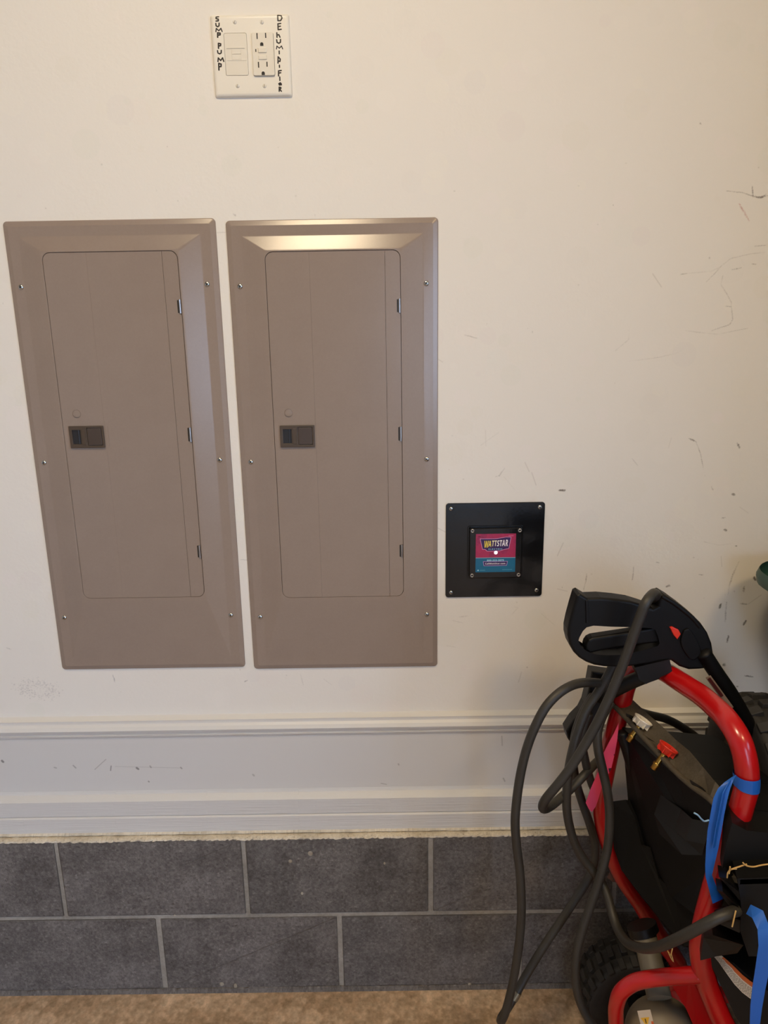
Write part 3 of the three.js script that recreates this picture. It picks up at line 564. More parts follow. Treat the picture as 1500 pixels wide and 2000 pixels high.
// ------------------------------------------------------------------ pressure washer
const tyreGeo = (R, W, lugs, lugH) => {          // knobby tyre, axis along z, centred: a carcass and its blocks
  const prof = [[R * 0.56, -W * 0.36], [R * 0.7, -W * 0.47], [R * 0.86, -W * 0.5], [R * 0.95, -W * 0.44], [R - lugH, -W * 0.3], [R - lugH * 0.7, 0], [R - lugH, W * 0.3], [R * 0.95, W * 0.44], [R * 0.86, W * 0.5], [R * 0.7, W * 0.47], [R * 0.56, W * 0.36]];
  const body = new THREE.LatheGeometry(prof.map((p) => new THREE.Vector2(...p)), 48).rotateX(Math.PI / 2), parts = [body];
  for (let i = 0; i < lugs; i++) for (const row of [-1, 0, 1]) {
    const a = ((i + (row ? 0 : 0.5)) / lugs) * Math.PI * 2, wide = row ? W * 0.26 : W * 0.3, len = (Math.PI * 2 * R / lugs) * (row ? 0.5 : 0.46);
    parts.push(new RoundedBoxGeometry(lugH * 2.2, len, wide, 1, lugH * 0.22).rotateY(row * -0.32).translate(R - lugH * (row ? 1.25 : 0.85), 0, row * W * 0.335).rotateZ(a));
  }
  return merge(parts);
};
const washer = thing('pressure_washer', 'red framed pressure washer with black plastic body beside the wall', 'pressure washer', [0, 0, 0]);
{
  // handle frame: far leg, cross bar, near leg in one bent tube
  obj('handle_frame', tube([[0.56, 0.16, 0.205], ...[[0.5735, 0.2175, 0.205], [0.5325, 0.2873, 0.207], [0.4847, 0.3754, 0.21], [0.4447, 0.4395, 0.21], [0.4194, 0.4998, 0.21], [0.4002, 0.562, 0.21], [0.3935, 0.6118, 0.21], [0.3993, 0.6766, 0.21], [0.4091, 0.7482, 0.21], [0.4189, 0.7997, 0.21], [0.4239, 0.8402, 0.212], [0.4326, 0.8721, 0.218], [0.4461, 0.8925, 0.232], [0.463, 0.8992, 0.262], [0.4766, 0.9017, 0.31], [0.4922, 0.9, 0.352], [0.4989, 0.8985, 0.388], [0.5031, 0.896, 0.42], [0.5085, 0.881, 0.45], [0.5143, 0.8543, 0.462], [0.5189, 0.8184, 0.465], [0.516, 0.7886, 0.465], [0.5111, 0.7558, 0.465], [0.5042, 0.719, 0.465], [0.4924, 0.6682, 0.465], [0.4842, 0.6151, 0.465], [0.4785, 0.5664, 0.465], [0.4777, 0.5234, 0.465], [0.4893, 0.4744, 0.465], [0.5033, 0.4364, 0.465], [0.5282, 0.3803, 0.465]], [0.585, 0.28, 0.465], [0.64, 0.16, 0.465]], 0.0168, { radial: 20 }), red, washer);
  obj('base_loop', tube([[0.385, 0.2736, 0.4], [0.3777, 0.3236, 0.405], [0.3748, 0.3596, 0.41], [0.3797, 0.3916, 0.415], [0.3953, 0.4146, 0.42], [0.4124, 0.4323, 0.43], [0.4317, 0.4467, 0.44], [0.4563, 0.4653, 0.455], [0.4786, 0.4776, 0.465]], 0.0128), red, washer);
  obj('base_plate', prism([[0.4489, 0.4319, 0.435], [0.471, 0.4607, 0.45], [0.4849, 0.4605, 0.45], [0.517, 0.3785, 0.45], [0.5366, 0.3311, 0.45], [0.5077, 0.3136, 0.435], [0.4801, 0.3776, 0.435]], [0.02, 0, -0.012]), red, washer);
  // running gear below the picture
  obj('axle', rod([0.505, 0.112, 0.1], [0.505, 0.112, 0.60], 0.008), steel, washer);
  obj('cross_tube', [rod([0.56, 0.165, 0.2], [0.64, 0.165, 0.47], 0.014), rod([0.60, 0.16, 0.2], [0.95, 0.12, 0.24], 0.014), rod([0.64, 0.16, 0.47], [0.95, 0.12, 0.44], 0.014), rod([0.95, 0.12, 0.23], [0.95, 0.12, 0.45], 0.014), rod([0.505, 0.112, 0.205], [0.56, 0.17, 0.205], 0.012), rod([0.505, 0.112, 0.465], [0.62, 0.19, 0.465], 0.012)], red, washer);
  obj('foot', rbox(0.93, 0.97, 0, 0.12, 0.31, 0.37, 0.008), blackPlastic, washer);
  const tg = tyreGeo(0.112, 0.088, 26, 0.0085);
  for (const z of [0.158, 0.56]) {
    const w = obj('wheel', new THREE.CylinderGeometry(0.064, 0.064, 0.05, 28).rotateX(Math.PI / 2), M(0x1d1b19, 0.6), washer);
    w.position.set(0.502, 0.112, z);
    obj('tyre', tg, tyreMat, w);
    obj('hub', new THREE.CylinderGeometry(0.018, 0.018, 0.095, 16).rotateX(Math.PI / 2), blackPlastic, w);
  }
  // nozzle deck between the legs
  {
    const back = [[0.4134, 0.8198, 0.2], [0.4383, 0.8164, 0.215], [0.4539, 0.8076, 0.25], [0.4657, 0.8051, 0.29], [0.4742, 0.801, 0.32], [0.4825, 0.8021, 0.355], [0.4868, 0.7996, 0.395], [0.4879, 0.8008, 0.435], [0.4986, 0.7908, 0.452]], front = [[0.3907, 0.811, 0.2], [0.4021, 0.8078, 0.215], [0.4139, 0.8022, 0.25], [0.4275, 0.7931, 0.29], [0.4419, 0.7844, 0.335], [0.4539, 0.7771, 0.37], [0.464, 0.7761, 0.405], [0.4762, 0.7792, 0.445], [0.4838, 0.7732, 0.455]];
    const strips = [];
    for (let i = 0; i + 1 < back.length; i++) strips.push(prism([back[i], back[i + 1], front[i + 1], front[i]], [0.004, -0.008, -0.002]));
    const deck = obj('nozzle_deck', strips, dusty, washer);
    obj('deck_lip', tube(front, 0.0045, { radial: 10 }), dusty, deck);
    for (const sl of [[[0.4128, 0.8094, 0.252], [0.4242, 0.8055, 0.256], [0.4264, 0.8005, 0.256], [0.4149, 0.8044, 0.252]], [[0.4335, 0.7911, 0.298], [0.446, 0.787, 0.312], [0.448, 0.7822, 0.312], [0.4347, 0.7863, 0.298]], [[0.4621, 0.7836, 0.408], [0.4733, 0.783, 0.428], [0.4791, 0.7769, 0.432], [0.4649, 0.7782, 0.412]]]) obj('deck_slot', prism(sl.map(([x, y, z]) => [x - 0.001, y + 0.0045, z + 0.0015]), [0.001, -0.004, 0]), slotBlack, deck);
  }
  // moulded black body under the deck, its ribs and the dusty lower panel
  const body = obj('body_shell', prism([[0.4169, 0.7695, 0.225], [0.4401, 0.7634, 0.285], [0.4617, 0.76, 0.36], [0.4815, 0.771, 0.452], [0.4851, 0.6616, 0.455], [0.4723, 0.5779, 0.455], [0.4738, 0.5278, 0.36], [0.4591, 0.5514, 0.29], [0.4372, 0.6076, 0.235]], [0.17, -0.02, 0]), blackSoft, washer);
  for (const r of [[[0.417, 0.7613, 0.232], [0.4343, 0.7072, 0.235], [0.4492, 0.6537, 0.24], [0.4646, 0.5968, 0.25]], [[0.4409, 0.7367, 0.268], [0.4629, 0.6861, 0.272], [0.4755, 0.623, 0.285], [0.4845, 0.5508, 0.3]], [[0.46, 0.7165, 0.33], [0.4694, 0.6609, 0.335], [0.4808, 0.5781, 0.345]]]) obj('body_rib', tube(r, 0.011, { radial: 10 }), blackPlastic, body);
  obj('body_shoulder', prism([[0.4502, 0.7084, 0.335], [0.4635, 0.7176, 0.385], [0.4662, 0.7252, 0.42], [0.4803, 0.7438, 0.452], [0.4783, 0.7243, 0.452], [0.4628, 0.6995, 0.42], [0.4551, 0.6822, 0.35]], [-0.012, -0.03, 0.01]), blackPlastic, body);
  obj('lower_panel', prism([[0.4015, 0.621, 0.232], [0.4256, 0.6343, 0.245], [0.4391, 0.6094, 0.262], [0.4461, 0.5685, 0.282], [0.4545, 0.5776, 0.3], [0.461, 0.549, 0.315], [0.4637, 0.5344, 0.325], [0.4761, 0.5411, 0.36], [0.4856, 0.56, 0.41], [0.4924, 0.57, 0.447], [0.4855, 0.5217, 0.447], [0.4836, 0.4647, 0.4], [0.4752, 0.4556, 0.36], [0.4629, 0.462, 0.325], [0.4474, 0.4716, 0.295], [0.4268, 0.4878, 0.25], [0.415, 0.5235, 0.235]], [0.012, -0.006, -0.006]), new THREE.MeshPhysicalMaterial({ color: 0x12100d, roughness: 0.8, specularIntensity: 0.5 }), washer);
  obj('engine_shroud', [prism([[0.4847, 0.7794, 0.5], [0.5064, 0.7665, 0.5], [0.5709, 0.7569, 0.5], [0.578, 0.6984, 0.5], [0.4779, 0.7, 0.5], [0.4795, 0.7431, 0.5]], [0.03, 0, -0.09]), rbox(0.62, 0.86, 0.24, 0.60, 0.24, 0.46, 0.03)], blackPlastic, washer);
  const engine = obj('recoil_housing', [prism([[0.4817, 0.7164, 0.535], [0.567, 0.7183, 0.535], [0.5836, 0.5827, 0.535], [0.5114, 0.5839, 0.535], [0.4952, 0.6267, 0.535], [0.4921, 0.6702, 0.535]], [0.02, 0, -0.075])], blackPlastic, washer);
  obj('housing_top', prism([[0.4853, 0.6861, 0.49], [0.5034, 0.6999, 0.49], [0.5942, 0.7019, 0.49], [0.5672, 0.7166, 0.535], [0.4861, 0.7146, 0.535]], [0, -0.008, 0]), dusty, washer);
  for (const f of [[[0.4664, 0.7027, 0.515], [0.4701, 0.7122, 0.53], [0.4963, 0.6856, 0.535], [0.4911, 0.676, 0.53]], [[0.4656, 0.6802, 0.515], [0.4665, 0.6901, 0.53], [0.4961, 0.6598, 0.535], [0.491, 0.6482, 0.53]], [[0.4695, 0.6238, 0.515], [0.4795, 0.6467, 0.53], [0.5021, 0.6441, 0.535], [0.4968, 0.62, 0.53]], [[0.4593, 0.5871, 0.505], [0.4644, 0.6072, 0.52], [0.5049, 0.5986, 0.53], [0.5034, 0.5741, 0.52], [0.4794, 0.5588, 0.51], [0.4584, 0.5466, 0.505]]]) obj('cooling_fin', prism(f, [0.012, -0.006, -0.03]), blackPlastic, engine);
  // rounded lower shroud with its warning label
  obj('lower_shroud', prism([[0.4832, 0.5221, 0.478], [0.4984, 0.5276, 0.478], [0.5233, 0.5138, 0.478], [0.564, 0.4724, 0.478], [0.6178, 0.4341, 0.478], [0.63, 0.3323, 0.478], [0.5797, 0.3435, 0.478], [0.537, 0.4104, 0.478], [0.5087, 0.4704, 0.478]], [0.05, 0, -0.10]), blackPlastic, washer);
  const wl = canvas(512, 160, (c, w, h) => {
    c.fillStyle = 'rgb(214,200,178)'; c.fillRect(0, 0, w, h);
    c.fillStyle = 'rgb(196,92,34)'; c.fillRect(60, 0, w, 44);
    c.fillStyle = 'rgba(60,50,40,0.75)';
    for (let y = 60; y < 150; y += 12) for (let x = 20; x < 500;) { const l = rr(8, 34); c.fillRect(x, y, Math.min(l, 500 - x), 5); x += l + rr(4, 9); }
  });
  {
    const a = [[0.4907, 0.5289, 0.481], [0.4991, 0.5184, 0.482], [0.5114, 0.5, 0.483], [0.5261, 0.4784, 0.483], [0.5405, 0.4616, 0.483], [0.5586, 0.4455, 0.482]], b = [[0.5003, 0.5315, 0.48], [0.5099, 0.5238, 0.481], [0.5234, 0.5103, 0.482], [0.5376, 0.4946, 0.482], [0.5497, 0.4838, 0.482], [0.5642, 0.4718, 0.481]];
    const pos = [], uv = [], idx = [];
    a.forEach((p, i) => { pos.push(...p, ...b[i]); uv.push(i / 5, 0, i / 5, 1); if (i) idx.push(2 * i - 2, 2 * i, 2 * i - 1, 2 * i, 2 * i + 1, 2 * i - 1); });
    const g = new THREE.BufferGeometry();
    g.setAttribute('position', new THREE.Float32BufferAttribute(pos, 3)); g.setAttribute('uv', new THREE.Float32BufferAttribute(uv, 2)); g.setIndex(idx); g.computeVertexNormals();
    obj('warning_label', g, new THREE.MeshStandardMaterial({ map: wl, roughness: 0.5, side: THREE.DoubleSide }), washer).userData.label = 'white warning label with an orange band';
  }
  // white canister: neck and dome, base colours darkened to stand for its shade
  const tankMap = canvas(512, 512, (c, w, h) => {
    c.fillStyle = 'rgb(124,112,92)'; c.fillRect(0, 0, w, h);
    for (let i = 0; i < 90; i++) { const k = rnd() < 0.5; c.fillStyle = `rgba(78,48,24,${rr(0.05, 0.2)})`; c.beginPath(); c.ellipse(k ? rr(150, 240) : rr(200, 270), k ? rr(300, 350) : rr(390, 430), rr(3, 18), rr(2, 9), rr(0, 3), 0, 7); c.fill(); }
  });
  const tankMat = new THREE.MeshStandardMaterial({ map: tankMap, roughness: 0.5 });
  const neckTop = [0.4511, 0.4111, 0.315], neckEnd = [0.4508, 0.36, 0.4];
  const canister = obj('canister', rod(neckEnd, neckTop, 0.0205, 28), M(0x6e6656, 0.55), washer);
  obj('canister_cap', rod(neckTop, [neckTop[0] - 0.004, neckTop[1] + 0.012, neckTop[2] - 0.006], 0.027, 24), blackPlastic, canister);
  const dome = [0.4604, 0.2812, 0.4];
  obj('canister_dome', new THREE.SphereGeometry(1, 40, 28).scale(0.062, 0.066, 0.055).translate(...dome), tankMat, canister);
  {
    const tri = canvas(128, 160, (c, w, h) => { c.fillStyle = 'rgb(180,166,150)'; c.fillRect(0, 0, w, h); c.fillStyle = 'rgb(196,150,30)'; c.beginPath(); c.moveTo(14, 60); c.lineTo(100, 60); c.lineTo(57, 140); c.fill(); c.fillStyle = 'rgb(40,30,10)'; c.fillRect(52, 70, 10, 36); c.fillRect(52, 112, 10, 9); c.fillStyle = 'rgb(180,80,30)'; c.fillRect(106, 96, 22, 50); });
    const p = [0.4087, 0.3754, 0.452];
    const lab = obj('canister_label', new THREE.BoxGeometry(0.021, 0.026, 0.0006), new THREE.MeshStandardMaterial({ map: tri, roughness: 0.5 }), canister);
    lab.position.set(...p); lab.rotation.set(-0.75, -0.45, 0.12);
    lab.userData.label = 'white sticker with a yellow warning triangle';
  }
  obj('strap_bracket', prism([[0.427, 0.4569, 0.2], [0.4461, 0.4379, 0.2], [0.4577, 0.4119, 0.2], [0.4293, 0.4194, 0.2], [0.4188, 0.429, 0.2]], [0.012, 0, -0.02]), M(0x6a4a3a, 0.7), washer);
  // hose hook and its arm
  const hook = obj('hose_hook', slab([[0.3624, 0.8712], [0.4079, 0.8635], [0.4052, 0.8322], [0.3953, 0.7965], [0.3827, 0.7552], [0.3559, 0.7273], [0.3313, 0.7287], [0.3252, 0.7383], [0.3217, 0.7531], [0.333, 0.7738], [0.3471, 0.7901], [0.3538, 0.8065], [0.358, 0.8319]], 0.195, 0.03, 0.003), blackPlastic, washer);
  obj('hook_arm', tube([[0.451, 0.9021, 0.275], [0.4322, 0.8879, 0.265], [0.4123, 0.8681, 0.25], [0.3926, 0.8459, 0.235], [0.3782, 0.8234, 0.215]], 0.0125), blackPlastic, hook);
  obj('grip_clamp', prism([[0.4041, 0.9236, 0.302], [0.4601, 0.9373, 0.302], [0.4661, 0.9153, 0.302], [0.4247, 0.8938, 0.302], [0.4132, 0.9014, 0.302]], [0.004, 0, -0.05]), blackPlastic, washer);
}

// ------------------------------------------------------------------ spray gun lying on the handle
{
  const gunBlack = new THREE.MeshPhysicalMaterial({ color: 0x080707, roughness: 0.5, specularIntensity: 0.5 });
  const t = thing('spray_gun', 'black trigger spray gun resting on the red handle', 'spray gun');
  const Z = 0.283;
  obj('gun_body', slab([[0.3036, 1.0501], [0.3084, 1.0527], [0.3152, 1.0482], [0.3211, 1.0446], [0.3432, 1.0451], [0.3697, 1.0421], [0.3912, 1.0383], [0.4106, 1.0318], [0.4275, 1.0254], [0.4354, 1.0297], [0.4373, 1.048], [0.442, 1.0505], [0.455, 1.0425], [0.4742, 1.0282], [0.4919, 1.0138], [0.5073, 0.9985], [0.5197, 0.9814], [0.528, 0.9633], [0.5321, 0.9461], [0.5322, 0.9279], [0.5263, 0.9188], [0.5113, 0.9172], [0.4945, 0.9166], [0.4789, 0.9223], [0.4645, 0.9335], [0.4512, 0.9328], [0.4297, 0.9286], [0.4081, 0.9253], [0.3939, 0.9237], [0.3771, 0.923], [0.3543, 0.9243], [0.3382, 0.9273], [0.3244, 0.933], [0.3131, 0.9405], [0.3034, 0.9507], [0.2961, 0.9643], [0.2921, 0.9788], [0.2916, 0.9904], [0.2941, 1.0073], [0.2988, 1.0301]], Z, 0.034, 0.0045, { bs: 3, holes: [[[0.3049, 0.9714], [0.307, 0.9794], [0.3123, 0.991], [0.3193, 0.9989], [0.3324, 1.0022], [0.3607, 1], [0.3964, 0.9985], [0.4272, 0.9963], [0.4366, 0.9925], [0.4425, 0.98], [0.4471, 0.9637], [0.4426, 0.9566], [0.4198, 0.9497], [0.4042, 0.9454], [0.3843, 0.9412], [0.3575, 0.9407], [0.3365, 0.9429], [0.3236, 0.9485], [0.3115, 0.9569]]] }), gunBlack, t);
  obj('trigger', slab([[0.3231, 0.9585], [0.3245, 0.9639], [0.3283, 0.9701], [0.3348, 0.9736], [0.362, 0.9777], [0.395, 0.9825], [0.4335, 0.9899], [0.4532, 0.9923], [0.4555, 0.9636], [0.443, 0.9629], [0.4082, 0.9598], [0.3751, 0.9549], [0.3486, 0.9499], [0.3354, 0.9465], [0.3296, 0.9457], [0.3243, 0.9512]], Z, 0.022, 0.004, { bs: 3 }), gunBlack, t);
  obj('grip_ridge', slab([[0.3171, 1.0421], [0.322, 1.0429], [0.3249, 1.0032], [0.32, 1.0024]], Z, 0.0388, 0.001), gunBlack, t);
  obj('side_cap', slab([[0.4784, 0.9883], [0.4865, 0.9908], [0.4975, 0.9781], [0.5073, 0.961], [0.5088, 0.9447], [0.4962, 0.9358], [0.4815, 0.9524], [0.475, 0.9705]], 0.301, 0.006, 0.002, { smooth: true }), gunBlack, t);
  obj('safety_latch', slab([[0.4556, 0.9939], [0.4597, 0.9948], [0.4701, 0.9893], [0.474, 0.9821], [0.4689, 0.9732], [0.4625, 0.9805]], 0.301, 0.006, 0.0012), redPlastic, t).userData.label = 'orange red safety latch';
  obj('top_ridge', tube([[0.4407, 1.0454, 0.298], [0.4562, 1.0365, 0.298], [0.4755, 1.0221, 0.298], [0.4925, 1.0077, 0.298], [0.5054, 0.9924, 0.298]], 0.004, { radial: 8 }), gunBlack, t);
  const lance = obj('lance', tube([[0.5154, 0.9464, 0.3], [0.5392, 0.9125, 0.295], [0.5729, 0.8675, 0.285], [0.609, 0.8145, 0.27], [0.651, 0.7482, 0.25], [0.6933, 0.6746, 0.23], [0.7557, 0.5543, 0.2]], 0.0125), gunBlack, t);
  obj('lance_label', prism([[0.5179, 0.9075, 0.31], [0.5251, 0.911, 0.31], [0.576, 0.8451, 0.296], [0.5696, 0.8404, 0.296]], [0.001, 0.0005, -0.001]), new THREE.MeshStandardMaterial({ color: 0x8a7460, roughness: 0.4 }), lance);
  obj('lance_label_print', prism([[0.5208, 0.9054, 0.3115], [0.5247, 0.9081, 0.3115], [0.5537, 0.8712, 0.3035], [0.5498, 0.8684, 0.3035]], [0.0006, 0.0003, -0.001]), M(0x4a1612, 0.4), lance);
}

// ------------------------------------------------------------------ black pressure hose, coiled over the hook and the gun
{
  const hose = thing('pressure_hose', 'long black rubber hose looped over the gun and the hook', 'hose');
  const r = 0.0079, opt = { radial: 16 };
  obj('hose_run', tube([[0.447, 0.7227, 0.165], [0.4302, 0.7078, 0.172], [0.4061, 0.6957, 0.19], [0.3754, 0.6908, 0.218], [0.3493, 0.6816, 0.24], [0.3289, 0.6668, 0.25], [0.3055, 0.6569, 0.265], [0.2811, 0.6531, 0.285], [0.2638, 0.6619, 0.305], [0.2581, 0.6811, 0.32], [0.262, 0.7021, 0.33], [0.2769, 0.7287, 0.335], [0.296, 0.7583, 0.335], [0.316, 0.7968, 0.335], [0.334, 0.8358, 0.335], [0.3499, 0.8759, 0.335], [0.3639, 0.9173, 0.335], [0.3746, 0.9571, 0.337], [0.3838, 0.9966, 0.34], [0.3913, 1.029, 0.342], [0.3991, 1.0534, 0.342], [0.415, 1.0602, 0.325], [0.4319, 1.0462, 0.295], [0.4362, 1.0208, 0.268], [0.4263, 0.9942, 0.258], [0.415, 0.9738, 0.255], [0.4038, 0.9484, 0.252], [0.3923, 0.9193, 0.25], [0.3786, 0.885, 0.25], [0.3627, 0.8523, 0.25], [0.3434, 0.823, 0.255], [0.3281, 0.7896, 0.265], [0.318, 0.752, 0.27], [0.3128, 0.7097, 0.27], [0.3118, 0.6718, 0.27], [0.3134, 0.6353, 0.27], [0.3196, 0.6015, 0.27], [0.3304, 0.5662, 0.27], [0.3469, 0.5335, 0.27], [0.3643, 0.5098, 0.272], [0.3798, 0.4901, 0.28], [0.3874, 0.4726, 0.295], [0.3917, 0.4527, 0.315], [0.3944, 0.4429, 0.34], [0.3975, 0.4516, 0.375], [0.4022, 0.4852, 0.42], [0.4065, 0.5363, 0.47], [0.4134, 0.5883, 0.51], [0.4277, 0.6229, 0.53], [0.4465, 0.6489, 0.54], [0.4663, 0.6607, 0.54], [0.4899, 0.6587, 0.53]], r, opt), rubber, hose);
  obj('hose_run', tube([[0.3923, 0.8508, 0.235], [0.3706, 0.8652, 0.245], [0.3427, 0.8763, 0.26], [0.3141, 0.8807, 0.275], [0.2865, 0.8748, 0.29], [0.2627, 0.8561, 0.3], [0.2449, 0.8242, 0.305], [0.2317, 0.7832, 0.305], [0.2227, 0.7375, 0.305], [0.2172, 0.6879, 0.305], [0.2151, 0.6373, 0.305], [0.2191, 0.5886, 0.305], [0.226, 0.538, 0.305], [0.2303, 0.4842, 0.305], [0.2317, 0.4404, 0.305], [0.2296, 0.3847, 0.305], [0.2247, 0.328, 0.305], [0.2168, 0.27, 0.305], [0.2075, 0.2228, 0.305], [0.2022, 0.2003, 0.3], [0.2039, 0.1878, 0.285], [0.2151, 0.1957, 0.275], [0.2321, 0.216, 0.265], [0.2556, 0.248, 0.25], [0.2857, 0.2976, 0.24], [0.3214, 0.3517, 0.23], [0.3534, 0.3985, 0.22], [0.3763, 0.438, 0.215], [0.3877, 0.4728, 0.21], [0.3874, 0.5139, 0.21], [0.3754, 0.5569, 0.21], [0.3596, 0.6014, 0.21], [0.3454, 0.6466, 0.212], [0.337, 0.6863, 0.215], [0.3338, 0.7264, 0.22], [0.3359, 0.7662, 0.226], [0.3458, 0.804, 0.23], [0.3599, 0.8349, 0.232]], r, opt), rubber, hose);
  obj('hose_run', tube([[0.3852, 0.8324, 0.25], [0.3686, 0.8118, 0.262], [0.3597, 0.7871, 0.27], [0.3607, 0.7584, 0.275], [0.369, 0.7222, 0.278], [0.3787, 0.6828, 0.28], [0.385, 0.643, 0.282], [0.3864, 0.6036, 0.285], [0.3842, 0.5638, 0.288], [0.3762, 0.5244, 0.292], [0.3654, 0.4826, 0.296], [0.3535, 0.4426, 0.3], [0.3429, 0.4075, 0.305], [0.3348, 0.3745, 0.31], [0.3317, 0.3367, 0.315], [0.3342, 0.2961, 0.32], [0.3428, 0.2645, 0.325], [0.3591, 0.2326, 0.33], [0.3779, 0.2051, 0.335], [0.4051, 0.1656, 0.34]], r, opt), rubber, hose);
  obj('hose_run', tube([[0.3521, 0.8045, 0.24], [0.3417, 0.7592, 0.24], [0.3508, 0.7148, 0.235], [0.3654, 0.6659, 0.225], [0.384, 0.6199, 0.215], [0.4026, 0.5712, 0.2], [0.4113, 0.5067, 0.19]], r * 0.95, opt), rubber, hose);
  obj('hose_run', tube([[0.4592, 0.7669, 0.16], [0.4929, 0.7528, 0.155], [0.5268, 0.7408, 0.15], [0.5575, 0.724, 0.15], [0.5889, 0.7005, 0.15], [0.6187, 0.6734, 0.155], [0.6492, 0.6395, 0.16], [0.6802, 0.6032, 0.165], [0.7119, 0.5609, 0.17], [0.7398, 0.5064, 0.17], [0.76, 0.4304, 0.175], [0.7706, 0.3505, 0.18]], r, opt), rubber, hose);
  const a = V([0.231, 0.2141, 0.2655]), b = V([0.2393, 0.2266, 0.2615]);
  obj('crimp_ring', rod(a.toArray(), b.toArray(), 0.0088, 18), M(0x8d8672, 0.35, { metalness: 0.7 }), hose);
}

// ------------------------------------------------------------------ spray nozzles stuck in the deck
{
  const nozzle = (name, label, p, L, mat) => {
    const t = thing(name, label, 'spray nozzle', p, 'spray nozzles in the deck');
    const q = new THREE.Quaternion().setFromUnitVectors(new THREE.Vector3(0, 1, 0), new THREE.Vector3(0.5, 0.8, -0.06).normalize());
    const cup = new THREE.LatheGeometry([[0, 0.001], [0.006, 0.0], [0.009, 0.002], [0.0162, 0.0125], [0.0168, 0.0145], [0.015, 0.0148], [0.012, 0.010], [0, 0.009]].map((v) => new THREE.Vector2(...v)), 24).applyQuaternion(q);
    obj('nozzle_cap', cup, mat, t);
    const fins = [];
    for (let i = 0; i < 8; i++) fins.push(box(0.008, 0.0152, 0.002, 0.0125, -0.0006, 0.0006).rotateY(i * Math.PI / 4));
    obj('cap_fins', merge(fins).applyQuaternion(q), mat, t).userData.kind = 'stuff';
    obj('nozzle_stem', new THREE.LatheGeometry([[0, 0.002], [0.0045, 0.002], [0.0045, -L * 0.75], [0.0062, -L * 0.77], [0.0062, -L * 0.9], [0.005, -L * 0.92], [0.005, -L - 0.006], [0, -L - 0.006]].map((v) => new THREE.Vector2(...v)), 16).applyQuaternion(q), brass, t);
  };
  nozzle('spray_nozzle', 'white capped spray nozzle in the deck', [0.4287, 0.8008, 0.275], 0.0265, whitePlastic);
  nozzle('spray_nozzle', 'red capped spray nozzle in the deck', [0.4476, 0.7891, 0.341], 0.0255, redPlastic);
}

// ------------------------------------------------------------------ tape, ribbon, straw
function ribbon(path, widths, normals, thick = 0.0006) {       // a strip with real thickness along points with a width direction
  const pos = [], idx = [], n = path.length;
  path.forEach((p, i) => {
    const d = V(path[Math.min(n - 1, i + 1)]).sub(V(path[Math.max(0, i - 1)])).normalize(), w = V(normals[i]).normalize(), k = new THREE.Vector3().crossVectors(d, w).normalize().multiplyScalar(thick);
    for (const [a, b] of [[-0.5, 1], [0.5, 1], [0.5, -1], [-0.5, -1]]) { const q = V(p).addScaledVector(w, widths[i] * a).addScaledVector(k, b); pos.push(q.x, q.y, q.z); }
  });
  for (let i = 0; i + 1 < n; i++) for (let k = 0; k < 4; k++) { const a = 4 * i + k, b = 4 * i + (k + 1) % 4; idx.push(a, b, a + 4, b, b + 4, a + 4); }
  idx.push(0, 2, 1, 0, 3, 2); const e = 4 * (n - 1); idx.push(e, e + 1, e + 2, e, e + 2, e + 3);
  const g = new THREE.BufferGeometry();
  g.setAttribute('position', new THREE.Float32BufferAttribute(pos, 3)); g.setIndex(idx);
  return toCreasedNormals(g, 0.7);
}
